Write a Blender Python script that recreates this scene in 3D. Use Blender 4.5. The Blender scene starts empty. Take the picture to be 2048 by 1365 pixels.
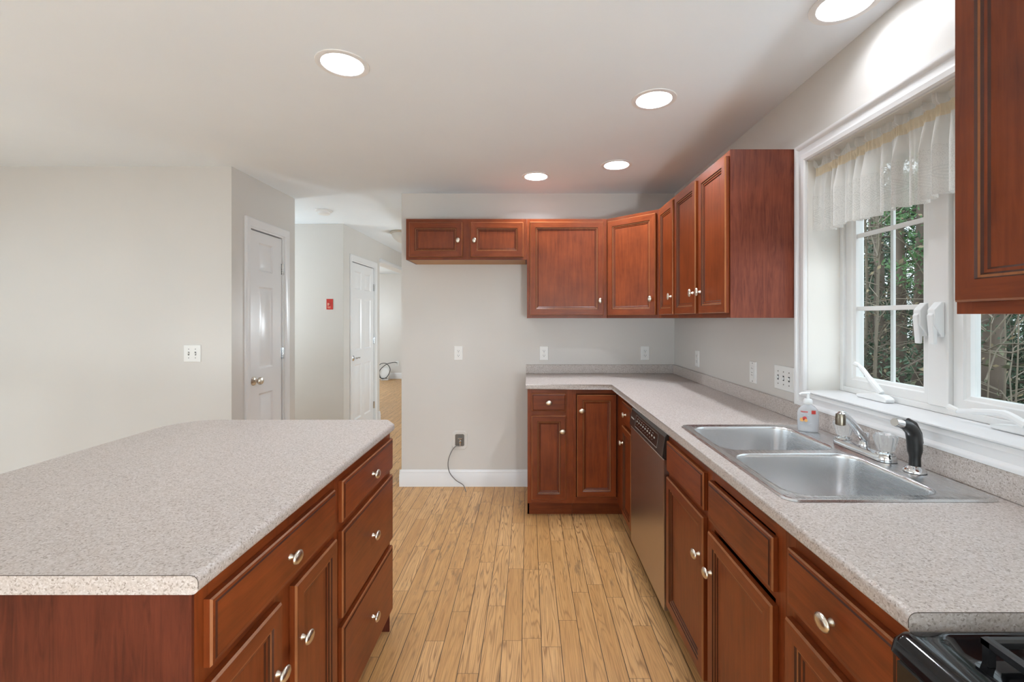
import bpy, bmesh, math, random
from mathutils import Vector, Matrix
import numpy as np
random.seed(7)
sc = bpy.context.scene
COL = sc.collection
PI = math.pi

# ------------------------------------------------------------------ camera
cam_data = bpy.data.cameras.new('camera')
cam = bpy.data.objects.new('camera', cam_data)
COL.objects.link(cam)
cam.location = (0.0, 0.0, 1.395)
cam.rotation_euler = (PI / 2, 0, 0)
cam_data.sensor_width = 36.0
cam_data.lens = 36.0 * 900.0 / 2048.0
cam_data.shift_x = -33.0 / 2048.0
cam_data.shift_y = -44.5 / 2048.0
cam_data.clip_start = 0.02
sc.camera = cam

# ------------------------------------------------------------------ sky and exposure
world = bpy.data.worlds.new('world')
sc.world = world
world.use_nodes = True
wn = world.node_tree.nodes
wn['Background'].inputs[0].default_value = (0.82, 0.92, 1.0, 1)
wn['Background'].inputs[1].default_value = 2.1
vs = sc.view_settings
vs.view_transform = 'Standard'
vs.look = 'None'
vs.gamma = 1.0
vs.use_curve_mapping = False
vs.exposure = 0.40
LAMP_W = 7.2          # one recessed lamp
GLOBE_L = 62.0         # brightness of an added fill globe


def portal(name, loc, rot, sx, sy):
    l = bpy.data.lights.new(name, 'AREA')
    l.shape = 'RECTANGLE'
    l.size, l.size_y = sx, sy
    l.cycles.is_portal = True
    o = bpy.data.objects.new(name, l)
    COL.objects.link(o)
    o.location = loc
    o.rotation_euler = rot
    return o


portal('kitchen_window_portal', (1.46, 1.49, 1.58), (0, PI / 2, 0), 1.0, 0.95)
portal('added_dining_window_portal', (-5.12, 0.2, 1.25), (0, -PI / 2, 0), 2.1, 4.4)  # this portal and the next two serve windows added for daylight
portal('added_patio_door_portal', (-1.6, -3.12, 1.15), (PI / 2, 0, 0), 4.4, 2.2)
portal('added_far_window_portal', (-6.12, 8.5, 1.4), (0, -PI / 2, 0), 1.6, 2.2)

# ------------------------------------------------------------------ node helpers
def new_mat(name):
    m = bpy.data.materials.new(name)
    m.use_nodes = True
    nt = m.node_tree
    b = nt.nodes['Principled BSDF']
    return m, nt, b


def N(nt, typ, **kw):
    n = nt.nodes.new(typ)
    for k, v in kw.items():
        setattr(n, k, v)
    return n


def setin(n, **kw):
    for k, v in kw.items():
        n.inputs[k.replace('_', ' ')].default_value = v


def ramp(nt, stops, interp='LINEAR'):
    r = N(nt, 'ShaderNodeValToRGB')
    r.color_ramp.interpolation = interp
    el = r.color_ramp.elements
    while len(el) > 1:
        el.remove(el[-1])
    el[0].position = stops[0][0]
    el[0].color = (*stops[0][1], 1)
    for p, c in stops[1:]:
        e = el.new(p)
        e.color = (*c, 1)
    return r


def math_node(nt, op, a, b=None, c=None):
    n = N(nt, 'ShaderNodeMath', operation=op)
    for i, v in enumerate((a, b, c)):
        if v is None:
            continue
        if isinstance(v, (int, float)):
            n.inputs[i].default_value = v
        else:
            nt.links.new(v, n.inputs[i])
    return n.outputs[0]


def mixc(nt, fac, a, b, blend='MIX'):
    n = N(nt, 'ShaderNodeMix', data_type='RGBA', blend_type=blend)
    for idx, v in ((0, fac), (6, a), (7, b)):
        if isinstance(v, (int, float)):
            n.inputs[idx].default_value = v
        elif isinstance(v, tuple):
            n.inputs[idx].default_value = (*v, 1)
        else:
            nt.links.new(v, n.inputs[idx])
    return n.outputs[2]


def noise(nt, vec, scale, detail=3, rough=0.5, dist=0.0):
    n = N(nt, 'ShaderNodeTexNoise')
    setin(n, Scale=scale, Detail=detail, Roughness=rough, Distortion=dist)
    nt.links.new(vec, n.inputs['Vector'])
    return n.outputs['Fac']


def mapping(nt, scale=(1, 1, 1), loc=(0, 0, 0), coord='Object'):
    t = N(nt, 'ShaderNodeTexCoord')
    m = N(nt, 'ShaderNodeMapping')
    m.inputs['Scale'].default_value = scale
    m.inputs['Location'].default_value = loc
    nt.links.new(t.outputs[coord], m.inputs['Vector'])
    return m.outputs[0]


def bump(nt, b, h, strength=0.1, dist=0.01):
    n = N(nt, 'ShaderNodeBump')
    n.inputs['Strength'].default_value = strength
    n.inputs['Distance'].default_value = dist
    nt.links.new(h, n.inputs['Height'])
    nt.links.new(n.outputs[0], b.inputs['Normal'])


def plain(name, col, rough=0.5, metal=0.0, **kw):
    m, nt, b = new_mat(name)
    b.inputs['Base Color'].default_value = (*col, 1)
    b.inputs['Roughness'].default_value = rough
    b.inputs['Metallic'].default_value = metal
    for k, v in kw.items():
        b.inputs[k.replace('_', ' ')].default_value = v
    return m


def paint(name, col, rough, var=0.02, bscale=220, bstr=0.04):
    m, nt, b = new_mat(name)
    v = mapping(nt)
    f = noise(nt, v, 1.3, 3)
    lo = tuple(c * (1 - var) for c in col)
    hi = tuple(min(1, c * (1 + var)) for c in col)
    r = ramp(nt, [(0.3, lo), (0.7, hi)])
    nt.links.new(f, r.inputs[0])
    nt.links.new(r.outputs[0], b.inputs['Base Color'])
    b.inputs['Roughness'].default_value = rough
    bump(nt, b, noise(nt, v, bscale, 2), bstr, 0.002)
    return m


def emit(name, col, s):
    m, nt, b = new_mat(name)
    b.inputs['Base Color'].default_value = (*col, 1)
    b.inputs['Emission Color'].default_value = (*col, 1)
    b.inputs['Emission Strength'].default_value = s
    return m


# ------------------------------------------------------------------ materials
M = {}
M['wall'] = paint('wall_paint', (0.655, 0.63, 0.595), 0.40)
M['ceiling'] = paint('ceiling_paint', (0.86, 0.925, 0.985), 0.8)
M['trim'] = paint('white_trim_paint', (0.79, 0.79, 0.795), 0.28, 0.01, 60, 0.02)
M['vinyl'] = plain('white_vinyl', (0.80, 0.795, 0.78), 0.35)
M['return'] = paint('cream_window_return', (0.74, 0.71, 0.66), 0.4)
M['plate'] = plain('white_plate_plastic', (0.82, 0.82, 0.80), 0.3)
M['slot'] = plain('dark_slot', (0.05, 0.05, 0.05), 0.6)
M['nickel'] = plain('brushed_nickel', (0.72, 0.66, 0.57), 0.28, 1.0)
M['chrome'] = plain('chrome', (0.75, 0.77, 0.79), 0.07, 1.0)
M['bronze'] = plain('worn_chrome_aerator', (0.20, 0.17, 0.13), 0.3, 1.0)
M['black_gloss'] = plain('black_enamel', (0.006, 0.006, 0.007), 0.08)
M['black_satin'] = plain('black_satin', (0.012, 0.012, 0.012), 0.3)
M['black_iron'] = plain('cast_iron', (0.012, 0.012, 0.013), 0.4)
M['dw_panel'] = plain('dark_console_plastic', (0.035, 0.027, 0.023), 0.3)
M['dw_display'] = plain('dark_display', (0.02, 0.012, 0.01), 0.25)
M['silver_mark'] = plain('silver_print', (0.6, 0.6, 0.58), 0.4)
M['red'] = plain('red_plate_plastic', (0.55, 0.025, 0.015), 0.35)
M['pinkish'] = plain('pale_print', (0.85, 0.45, 0.35), 0.5)
M['rubber'] = plain('dark_cable', (0.02, 0.02, 0.02), 0.5)
M['tube_grey'] = plain('grey_tube', (0.16, 0.15, 0.14), 0.35)
M['galv'] = plain('dull_metal_box', (0.19, 0.18, 0.165), 0.4, 0.6)
M['lamp_disc'] = emit('lamp_disc', (1.0, 0.985, 0.95), 3.0)

M['frost'] = plain('frosted_glass', (0.78, 0.77, 0.73), 0.35)
M['white_plastic'] = plain('white_plastic', (0.85, 0.86, 0.86), 0.3)
M['orange_under'] = plain('raw_wood_underside', (0.50, 0.26, 0.10), 0.5)
M['bark_dark'] = paint('bark', (0.15, 0.115, 0.09), 0.9, 0.5, 30, 0.6)
M['twig'] = paint('pale_twig', (0.21, 0.175, 0.13), 0.9, 0.3, 30, 0.3)
M['soil'] = paint('leaf_litter', (0.16, 0.115, 0.07), 0.95, 0.45, 20, 0.6)


def wood(name, vertical=True, a=(0.095, 0.016, 0.003), b_=(0.26, 0.055, 0.012), figure=0.0, rough=0.36):
    m, nt, b = new_mat(name)
    sc1 = (14, 14, 1.1) if vertical else (1.1, 1.1, 14)
    t = N(nt, 'ShaderNodeTexCoord')
    oi = N(nt, 'ShaderNodeObjectInfo')
    add = N(nt, 'ShaderNodeVectorMath', operation='ADD')
    nt.links.new(t.outputs['Object'], add.inputs[0])
    mul = N(nt, 'ShaderNodeVectorMath', operation='SCALE')
    comb = N(nt, 'ShaderNodeCombineXYZ')
    nt.links.new(oi.outputs['Random'], comb.inputs[0])
    nt.links.new(oi.outputs['Random'], comb.inputs[2])
    nt.links.new(comb.outputs[0], mul.inputs[0])
    mul.inputs['Scale'].default_value = 13.0
    nt.links.new(mul.outputs[0], add.inputs[1])
    mp = N(nt, 'ShaderNodeMapping')
    mp.inputs['Scale'].default_value = sc1
    nt.links.new(add.outputs[0], mp.inputs['Vector'])
    blotch = noise(nt, add.outputs[0], 5.5, 3, 0.55)
    grain = noise(nt, mp.outputs[0], 4.0, 5, 0.6, 0.6 + figure * 2.5)
    fine = noise(nt, mp.outputs[0], 22.0, 2, 0.5)
    s = math_node(nt, 'MULTIPLY_ADD', grain, 0.62 + figure * 0.5, math_node(nt, 'MULTIPLY_ADD', blotch, 0.52, math_node(nt, 'MULTIPLY', fine, 0.12)))
    s = math_node(nt, 'SUBTRACT', s, 0.13 + figure * 0.25)
    mid = tuple((x + y) / 2 for x, y in zip(a, b_))
    r = ramp(nt, [(0.25, a), (0.5, mid), (0.78, b_)])
    nt.links.new(s, r.inputs[0])
    rnd = math_node(nt, 'MULTIPLY_ADD', oi.outputs['Random'], 0.22, 0.89)
    hsv = N(nt, 'ShaderNodeHueSaturation')
    nt.links.new(r.outputs[0], hsv.inputs['Color'])
    nt.links.new(rnd, hsv.inputs['Value'])
    nt.links.new(hsv.outputs[0], b.inputs['Base Color'])
    b.inputs['Roughness'].default_value = rough
    b.inputs['Specular IOR Level'].default_value = 0.28
    b.inputs['Coat Weight'].default_value = 0.08
    b.inputs['Coat Roughness'].default_value = 0.22
    bump(nt, b, fine, 0.03, 0.001)
    return m


M['wood_v'] = wood('cherry_vertical', True)
M['wood_h'] = wood('cherry_horizontal', False)
M['wood_fig'] = wood('cherry_figured_panel', True, (0.09, 0.017, 0.009), (0.25, 0.065, 0.033), 0.45, 0.40)
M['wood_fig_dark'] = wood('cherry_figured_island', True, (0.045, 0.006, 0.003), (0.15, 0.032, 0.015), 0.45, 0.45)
M['wood_edge'] = wood('cherry_worn_lit_edge', True, (0.22, 0.07, 0.022), (0.36, 0.14, 0.05))  # lighter wood on chamfers: worn edges with their highlight painted in
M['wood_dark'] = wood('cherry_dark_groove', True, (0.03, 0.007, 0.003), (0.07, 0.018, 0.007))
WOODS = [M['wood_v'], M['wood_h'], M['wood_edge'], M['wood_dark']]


def laminate():
    m, nt, b = new_mat('speckled_laminate')
    v = mapping(nt)
    vo = N(nt, 'ShaderNodeTexVoronoi')
    vo.inputs['Scale'].default_value = 330
    nz = N(nt, 'ShaderNodeTexNoise')
    setin(nz, Scale=180, Detail=2)
    nt.links.new(v, nz.inputs['Vector'])
    vm = N(nt, 'ShaderNodeVectorMath', operation='MULTIPLY_ADD')
    nt.links.new(nz.outputs['Color'], vm.inputs[0])
    vm.inputs[1].default_value = (0.006, 0.006, 0.006)
    nt.links.new(v, vm.inputs[2])
    nt.links.new(vm.outputs[0], vo.inputs['Vector'])
    sep = N(nt, 'ShaderNodeSeparateColor')
    nt.links.new(vo.outputs['Color'], sep.inputs[0])
    r = ramp(nt, [(0.0, (0.28, 0.235, 0.205)), (0.09, (0.36, 0.305, 0.27)), (0.16, (0.45, 0.395, 0.355)), (0.5, (0.51, 0.455, 0.42)), (0.8, (0.56, 0.505, 0.475)), (1.0, (0.62, 0.58, 0.555))])
    nt.links.new(sep.outputs[0], r.inputs[0])
    nt.links.new(r.outputs[0], b.inputs['Base Color'])
    b.inputs['Roughness'].default_value = 0.38
    return m


M['laminate'] = laminate()
M['seam'] = plain('dark_laminate_seam', (0.06, 0.04, 0.03), 0.5)


def steel(name, axis, col=(0.56, 0.56, 0.57), rough=0.3):
    m, nt, b = new_mat(name)
    s = [420, 420, 420]
    s[axis] = 6
    v = mapping(nt, tuple(s))
    f = noise(nt, v, 3.0, 3)
    r = ramp(nt, [(0.3, tuple(c * 0.97 for c in col)), (0.7, tuple(min(1, c * 1.03) for c in col))])
    nt.links.new(f, r.inputs[0])
    b.inputs['Base Color'].default_value = (*col, 1)
    b.inputs['Metallic'].default_value = 1.0
    rr = math_node(nt, 'MULTIPLY_ADD', f, 0.06, rough - 0.03)
    nt.links.new(rr, b.inputs['Roughness'])
    return m


M['sink_steel'] = steel('sink_stainless', 1, (0.76, 0.77, 0.78), 0.27)
M['dw_steel'] = steel('brushed_stainless_door', 2, (0.50, 0.44, 0.40), 0.3)


def oak():
    m, nt, b = new_mat('oak_strip_floor')
    t = N(nt, 'ShaderNodeTexCoord')
    sep = N(nt, 'ShaderNodeSeparateXYZ')
    nt.links.new(t.outputs['Object'], sep.inputs[0])
    X, Y = sep.outputs[0], sep.outputs[1]
    W = 0.0838
    xi = math_node(nt, 'DIVIDE', X, W)
    i = math_node(nt, 'FLOOR', xi)
    fx = math_node(nt, 'FRACT', xi)
    w1 = N(nt, 'ShaderNodeTexWhiteNoise', noise_dimensions='1D')
    nt.links.new(i, w1.inputs['W'])
    r1 = w1.outputs['Value']
    L = math_node(nt, 'MULTIPLY_ADD', r1, 0.45, 0.45)
    yy = math_node(nt, 'MULTIPLY_ADD', r1, 37.0, math_node(nt, 'DIVIDE', Y, L))
    j = math_node(nt, 'FLOOR', yy)
    fy = math_node(nt, 'FRACT', yy)
    cij = N(nt, 'ShaderNodeCombineXYZ')
    nt.links.new(i, cij.inputs[0])
    nt.links.new(j, cij.inputs[1])
    w2 = N(nt, 'ShaderNodeTexWhiteNoise', noise_dimensions='2D')
    nt.links.new(cij.outputs[0], w2.inputs['Vector'])
    rp = w2.outputs['Value']
    # grain coordinates, shifted per plank
    gx = math_node(nt, 'MULTIPLY_ADD', rp, 31.0, X)
    gy = math_node(nt, 'MULTIPLY_ADD', rp, 17.0, Y)
    def vec(sx, sy):
        c = N(nt, 'ShaderNodeCombineXYZ')
        nt.links.new(math_node(nt, 'MULTIPLY', gx, sx), c.inputs[0])
        nt.links.new(math_node(nt, 'MULTIPLY', gy, sy), c.inputs[1])
        return c.outputs[0]
    cath = noise(nt, vec(13, 0.85), 1.0, 2, 0.45, 0.35)
    rings = math_node(nt, 'SINE', math_node(nt, 'MULTIPLY', cath, 120.0))
    rings = math_node(nt, 'POWER', math_node(nt, 'MULTIPLY_ADD', rings, 0.5, 0.5), 5.0)
    pores = noise(nt, vec(260, 7), 1.0, 3, 0.6)
    streak = noise(nt, vec(45, 1.6), 1.0, 3, 0.6)
    base = ramp(nt, [(0.0, (0.47, 0.235, 0.085)), (0.35, (0.59, 0.325, 0.122)), (0.7, (0.67, 0.39, 0.165)), (1.0, (0.73, 0.455, 0.21))])
    tone = math_node(nt, 'MULTIPLY_ADD', streak, 0.8, math_node(nt, 'MULTIPLY_ADD', rp, 0.5, -0.15))
    nt.links.new(tone, base.inputs[0])
    amount = math_node(nt, 'MULTIPLY', rings, math_node(nt, 'MULTIPLY_ADD', rp, 0.46, 0.28))
    c1 = mixc(nt, amount, base.outputs[0], (0.19, 0.082, 0.027))
    pr = ramp(nt, [(0.47, (0, 0, 0)), (0.64, (1, 1, 1))])
    nt.links.new(pores, pr.inputs[0])
    c2 = mixc(nt, math_node(nt, 'MULTIPLY', pr.outputs[0], 0.34), c1, (0.22, 0.11, 0.045))
    # worn grey-black stains along the grain
    st = N(nt, 'ShaderNodeTexNoise')
    setin(st, Scale=1.0, Detail=4, Roughness=0.65)
    nt.links.new(vec(30, 5), st.inputs['Vector'])
    sr = ramp(nt, [(0.55, (0, 0, 0)), (0.65, (1, 1, 1))])
    nt.links.new(st.outputs['Fac'], sr.inputs[0])
    big = noise(nt, t.outputs['Object'], 1.4, 2)
    br = ramp(nt, [(0.48, (0, 0, 0)), (0.62, (1, 1, 1))])
    nt.links.new(big, br.inputs[0])
    c3 = mixc(nt, math_node(nt, 'MULTIPLY', math_node(nt, 'MULTIPLY', sr.outputs[0], br.outputs[0]), 0.5), c2, (0.10, 0.075, 0.055))
    # seams
    dx = math_node(nt, 'ABSOLUTE', math_node(nt, 'SUBTRACT', fx, 0.5))
    sx = math_node(nt, 'GREATER_THAN', dx, 0.482)
    dy = math_node(nt, 'MULTIPLY', math_node(nt, 'SUBTRACT', 0.5, math_node(nt, 'ABSOLUTE', math_node(nt, 'SUBTRACT', fy, 0.5))), L)
    sy = math_node(nt, 'LESS_THAN', dy, 0.0011)
    seam = math_node(nt, 'MAXIMUM', math_node(nt, 'MULTIPLY', sx, 0.92), math_node(nt, 'MULTIPLY', sy, 0.7))
    c4 = mixc(nt, seam, c3, (0.03, 0.018, 0.011))
    nt.links.new(c4, b.inputs['Base Color'])
    b.inputs['Roughness'].default_value = 0.4
    bump(nt, b, math_node(nt, 'SUBTRACT', 1.0, seam), 0.25, 0.001)
    return m


M['oak'] = oak()


def glass_pane():
    m, nt, b = new_mat('clear_pane')
    nt.nodes.remove(b)
    out = nt.nodes['Material Output']
    tr = N(nt, 'ShaderNodeBsdfTransparent')
    tr.inputs[0].default_value = (0.93, 0.95, 0.95, 1)
    gl = N(nt, 'ShaderNodeBsdfGlossy')
    gl.inputs['Roughness'].default_value = 0.02
    fr = N(nt, 'ShaderNodeFresnel')
    fr.inputs['IOR'].default_value = 1.16
    mx = N(nt, 'ShaderNodeMixShader')
    ge = N(nt, 'ShaderNodeNewGeometry')
    front = math_node(nt, 'MULTIPLY', fr.outputs[0], math_node(nt, 'SUBTRACT', 1.0, ge.outputs['Backfacing']))
    nt.links.new(front, mx.inputs[0])
    nt.links.new(tr.outputs[0], mx.inputs[1])
    nt.links.new(gl.outputs[0], mx.inputs[2])
    nt.links.new(mx.outputs[0], out.inputs[0])
    return m


M['pane'] = glass_pane()
M['acrylic'] = plain('clear_acrylic', (0.97, 0.98, 0.98), 0.06, 0.0, Transmission_Weight=0.78, IOR=1.45)


def clear_plastic():
    m, nt, b = new_mat('clear_bottle_plastic')
    out = nt.nodes['Material Output']
    b.inputs['Base Color'].default_value = (0.80, 0.82, 0.84, 1)
    b.inputs['Roughness'].default_value = 0.12
    tr = N(nt, 'ShaderNodeBsdfTransparent')
    tr.inputs[0].default_value = (0.97, 0.97, 0.98, 1)
    mx = N(nt, 'ShaderNodeMixShader')
    mx.inputs[0].default_value = 0.42
    nt.links.new(tr.outputs[0], mx.inputs[1])
    nt.links.new(b.outputs[0], mx.inputs[2])
    nt.links.new(mx.outputs[0], out.inputs[0])
    return m


M['bottle'] = clear_plastic()


def lace(name, col, density, pattern):
    m, nt, b = new_mat(name)
    nt.nodes.remove(b)
    out = nt.nodes['Material Output']
    d = N(nt, 'ShaderNodeBsdfDiffuse')
    tl = N(nt, 'ShaderNodeBsdfTranslucent')
    d.inputs[0].default_value = (*col, 1)
    tl.inputs[0].default_value = (*col, 1)
    mx = N(nt, 'ShaderNodeMixShader')
    mx.inputs[0].default_value = 0.4
    nt.links.new(d.outputs[0], mx.inputs[1])
    nt.links.new(tl.outputs[0], mx.inputs[2])
    tr = N(nt, 'ShaderNodeBsdfTransparent')
    m2 = N(nt, 'ShaderNodeMixShader')
    if pattern:
        v = mapping(nt, (1, 1, 1))
        sep = N(nt, 'ShaderNodeSeparateXYZ')
        nt.links.new(v, sep.inputs[0])
        # rows of diamonds along the hem
        a = math_node(nt, 'ABSOLUTE', math_node(nt, 'SUBTRACT', math_node(nt, 'FRACT', math_node(nt, 'MULTIPLY', sep.outputs[1], 17.0)), 0.5))
        c = math_node(nt, 'ABSOLUTE', math_node(nt, 'MULTIPLY', math_node(nt, 'SUBTRACT', sep.outputs[2], 0.075), 12.0))
        dm = math_node(nt, 'ADD', a, c)
        ringp = math_node(nt, 'FRACT', math_node(nt, 'MULTIPLY', dm, 9.0))
        holes = math_node(nt, 'MULTIPLY', math_node(nt, 'GREATER_THAN', ringp, 0.6), math_node(nt, 'LESS_THAN', dm, 0.5))
        nz = noise(nt, v, 330, 1)
        holes2 = math_node(nt, 'MULTIPLY', math_node(nt, 'GREATER_THAN', nz, 0.56), math_node(nt, 'LESS_THAN', sep.outputs[2], 0.16))
        h = math_node(nt, 'MAXIMUM', holes, holes2)
        f = math_node(nt, 'MULTIPLY_ADD', h, -0.12, density)
        nt.links.new(f, m2.inputs[0])
    else:
        m2.inputs[0].default_value = density
    nt.links.new(tr.outputs[0], m2.inputs[1])
    nt.links.new(mx.outputs[0], m2.inputs[2])
    nt.links.new(m2.outputs[0], out.inputs[0])
    return m


M['lace'] = lace('ivory_lace', (0.80, 0.78, 0.745), 0.80, True)
M['lace_tan'] = lace('tan_gathered_lace', (0.76, 0.65, 0.48), 0.88, False)


def leaf(name, cols):
    m, nt, b = new_mat(name)
    v = mapping(nt)
    f = noise(nt, v, 2.3, 4, 0.7)
    r = ramp(nt, [(0.3 + 0.4 * k / (len(cols) - 1), c) for k, c in enumerate(cols)])
    nt.links.new(f, r.inputs[0])
    nt.links.new(r.outputs[0], b.inputs['Base Color'])
    b.inputs['Roughness'].default_value = 0.7
    return m


M['needle'] = leaf('dark_needles', [(0.028, 0.05, 0.03), (0.07, 0.115, 0.065), (0.13, 0.18, 0.12)])
M['needle_bright'] = leaf('bright_needles', [(0.05, 0.12, 0.04), (0.12, 0.24, 0.09), (0.22, 0.36, 0.17)])
M['dry_leaf'] = leaf('dry_leaves', [(0.10, 0.08, 0.05), (0.24, 0.19, 0.11), (0.46, 0.37, 0.22)])
M['shrub'] = leaf('undergrowth_leaves', [(0.05, 0.06, 0.035), (0.13, 0.14, 0.08), (0.30, 0.25, 0.15)])

# ------------------------------------------------------------------ mesh builder
class MB:
    def __init__(s, frame=None):
        s.v, s.f, s.m = [], [], []
        s.fr = frame

    def frame(s, o, U, V, Nn):
        s.fr = (Vector(o), Vector(U), Vector(V), Vector(Nn))
        return s

    def P(s, p):
        if s.fr is None:
            return (p[0], p[1], p[2])
        o, U, V, Nn = (Vector(q) for q in s.fr)
        return tuple(o + U * p[0] + V * p[1] + Nn * p[2])

    def add(s, vs_, fs, mi=0):
        k = len(s.v)
        s.v += [s.P(p) for p in vs_]
        for n, f in enumerate(fs):
            s.f.append(tuple(k + q for q in f))
            s.m.append(mi if isinstance(mi, int) else mi[n])
        return s

    def box(s, x0, x1, y0, y1, z0, z1, mi=0):
        c = [(x0, y0, z0), (x1, y0, z0), (x1, y1, z0), (x0, y1, z0), (x0, y0, z1), (x1, y0, z1), (x1, y1, z1), (x0, y1, z1)]
        return s.add(c, [(3, 2, 1, 0), (4, 5, 6, 7), (0, 1, 5, 4), (1, 2, 6, 5), (2, 3, 7, 6), (3, 0, 4, 7)], mi)

    def rbox(s, x0, x1, y0, y1, z0, z1, r=0.002, mi=0):
        """box with chamfered edges (three nested rings)"""
        L = [rect(x0 + r, x1 - r, y0 + r, y1 - r, z0), rect(x0, x1, y0, y1, z0 + r), rect(x0, x1, y0, y1, z1 - r), rect(x0 + r, x1 - r, y0 + r, y1 - r, z1)]
        return s.loops(L, mi=mi)

    def loops(s, L, cap0=True, cap1=True, closed=True, mi=0, mis=None):
        n = len(L[0])
        vs_ = [p for l in L for p in l]
        fs, ms = [], []
        for k in range(len(L) - 1):
            for q in range(n if closed else n - 1):
                a, b = k * n + q, k * n + (q + 1) % n
                fs.append((a, b, b + n, a + n))
                ms.append(mis[k][q % len(mis[k])] if mis else mi)
        if cap0:
            fs.append(tuple(range(n - 1, -1, -1)))
            ms.append(mis[0][-1] if mis else mi)
        if cap1:
            fs.append(tuple((len(L) - 1) * n + q for q in range(n)))
            ms.append(mis[-1][-1] if mis else mi)
        return s.add(vs_, fs, ms)

    def lathe(s, prof, c=(0, 0, 0), ax=((1, 0, 0), (0, 1, 0), (0, 0, 1)), seg=20, sx=1, sy=1, mi=0, cap0=True, cap1=True):
        U, V, W = (Vector(a) for a in ax)
        c = Vector(c)
        L = []
        for r, h in prof:
            L.append([tuple(c + U * (r * sx * math.cos(2 * PI * q / seg)) + V * (r * sy * math.sin(2 * PI * q / seg)) + W * h) for q in range(seg)])
        return s.loops(L, cap0, cap1, mi=mi)

    def tube(s, path, r, seg=8, mi=0):
        path = [Vector(p) for p in path]
        n = len(path)
        rs = r if isinstance(r, (list, tuple)) else [r] * n
        L = []
        prev = None
        for k in range(n):
            t = (path[min(k + 1, n - 1)] - path[max(k - 1, 0)]).normalized()
            if prev is None:
                a = Vector((0, 0, 1)) if abs(t.z) < 0.9 else Vector((1, 0, 0))
                u = t.cross(a).normalized()
            else:
                u = (prev - t * prev.dot(t)).normalized()
            prev = u
            w = t.cross(u)
            L.append([tuple(path[k] + (u * math.cos(2 * PI * q / seg) + w * math.sin(2 * PI * q / seg)) * rs[k]) for q in range(seg)])
        return s.loops(L, mi=mi)

    def prism(s, poly, axis, a0, a1, mi=0):
        def pt(p, a):
            return (a, p[0], p[1]) if axis == 0 else ((p[0], a, p[1]) if axis == 1 else (p[0], p[1], a))
        return s.loops([[pt(p, a0) for p in poly], [pt(p, a1) for p in poly]], mi=mi)


def rect(x0, x1, y0, y1, z):
    return [(x0, y0, z), (x1, y0, z), (x1, y1, z), (x0, y1, z)]


def rrect(x0, x1, y0, y1, r, z, seg=6):
    o = []
    for cx, cy, a in ((x1 - r, y1 - r, 0), (x0 + r, y1 - r, PI / 2), (x0 + r, y0 + r, PI), (x1 - r, y0 + r, 1.5 * PI)):
        for k in range(seg + 1):
            t = a + PI / 2 * k / seg
            o.append((cx + r * math.cos(t), cy + r * math.sin(t), z))
    return o


def smooth_path(pts, n=8):
    """Catmull-Rom through pts"""
    pts = [Vector(p) for p in pts]
    P = [pts[0] * 2 - pts[1]] + pts + [pts[-1] * 2 - pts[-2]]
    out = []
    for k in range(1, len(P) - 2):
        p0, p1, p2, p3 = P[k - 1:k + 3]
        for q in range(n):
            t = q / n
            out.append(0.5 * ((2 * p1) + (p2 - p0) * t + (2 * p0 - 5 * p1 + 4 * p2 - p3) * t * t + (3 * p1 - p0 - 3 * p2 + p3) * t ** 3))
    out.append(pts[-1])
    return [tuple(p) for p in out]


WORLD = {}


def wloc(o):
    return WORLD.get(o.name, Vector((0, 0, 0))) if o is not None else Vector((0, 0, 0))


def link_mesh(name, me, parent, origin):
    o = bpy.data.objects.new(name, me)
    COL.objects.link(o)
    WORLD[o.name] = origin
    if parent is not None:
        o.parent = parent
        o.location = origin - wloc(parent)
    else:
        o.location = origin
    return o


def obj(name, mb, mats, parent=None, smooth=40, bevel=0, bevseg=2, merge=False):
    """link the builder's shape (world coordinates) as one mesh object"""
    if not isinstance(mats, (list, tuple)):
        mats = [mats]
    A = np.array(mb.v, dtype=float)
    lo, hi = A.min(0), A.max(0)
    origin = Vector(((lo[0] + hi[0]) / 2, (lo[1] + hi[1]) / 2, lo[2]))
    me = bpy.data.meshes.new(name)
    me.from_pydata([tuple(p) for p in (A - np.array(origin))], [], mb.f)
    for mt in mats:
        me.materials.append(mt)
    for p, mi in zip(me.polygons, mb.m):
        p.material_index = min(mi, len(mats) - 1)
    bm = bmesh.new()
    bm.from_mesh(me)
    if merge:
        bmesh.ops.remove_doubles(bm, verts=bm.verts, dist=1e-5)
    bmesh.ops.recalc_face_normals(bm, faces=bm.faces)
    if bevel:
        es = [e for e in bm.edges if len(e.link_faces) == 2 and e.calc_face_angle(0) > 0.6]
        bmesh.ops.bevel(bm, geom=es, offset=bevel, segments=bevseg, profile=0.5, affect='EDGES', clamp_overlap=True)
    bm.to_mesh(me)
    bm.free()
    if smooth:
        me.polygons.foreach_set('use_smooth', [True] * len(me.polygons))
        me.set_sharp_from_angle(angle=math.radians(smooth))
    me.update()
    return link_mesh(name, me, parent, origin)


def tag(o, label, cat, group=None, kind=None):
    o['label'] = label
    o['category'] = cat
    if group:
        o['group'] = group
    if kind:
        o['kind'] = kind
    return o


def thing(name, label, cat, loc, group=None):
    o = bpy.data.objects.new(name, None)
    o.empty_display_size = 0.05
    COL.objects.link(o)
    o.location = loc
    WORLD[o.name] = Vector(loc)
    return tag(o, label, cat, group)


def struct(name, mb, mats, label=None, cat=None, **kw):
    o = obj(name, mb, mats, None, **kw)
    o['kind'] = 'structure'
    if label:
        o['label'] = label
        o['category'] = cat
    return o


def struct_root(name, loc, label, cat):
    return tag(thing(name, label, cat, loc), label, cat, None, 'structure')


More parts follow.
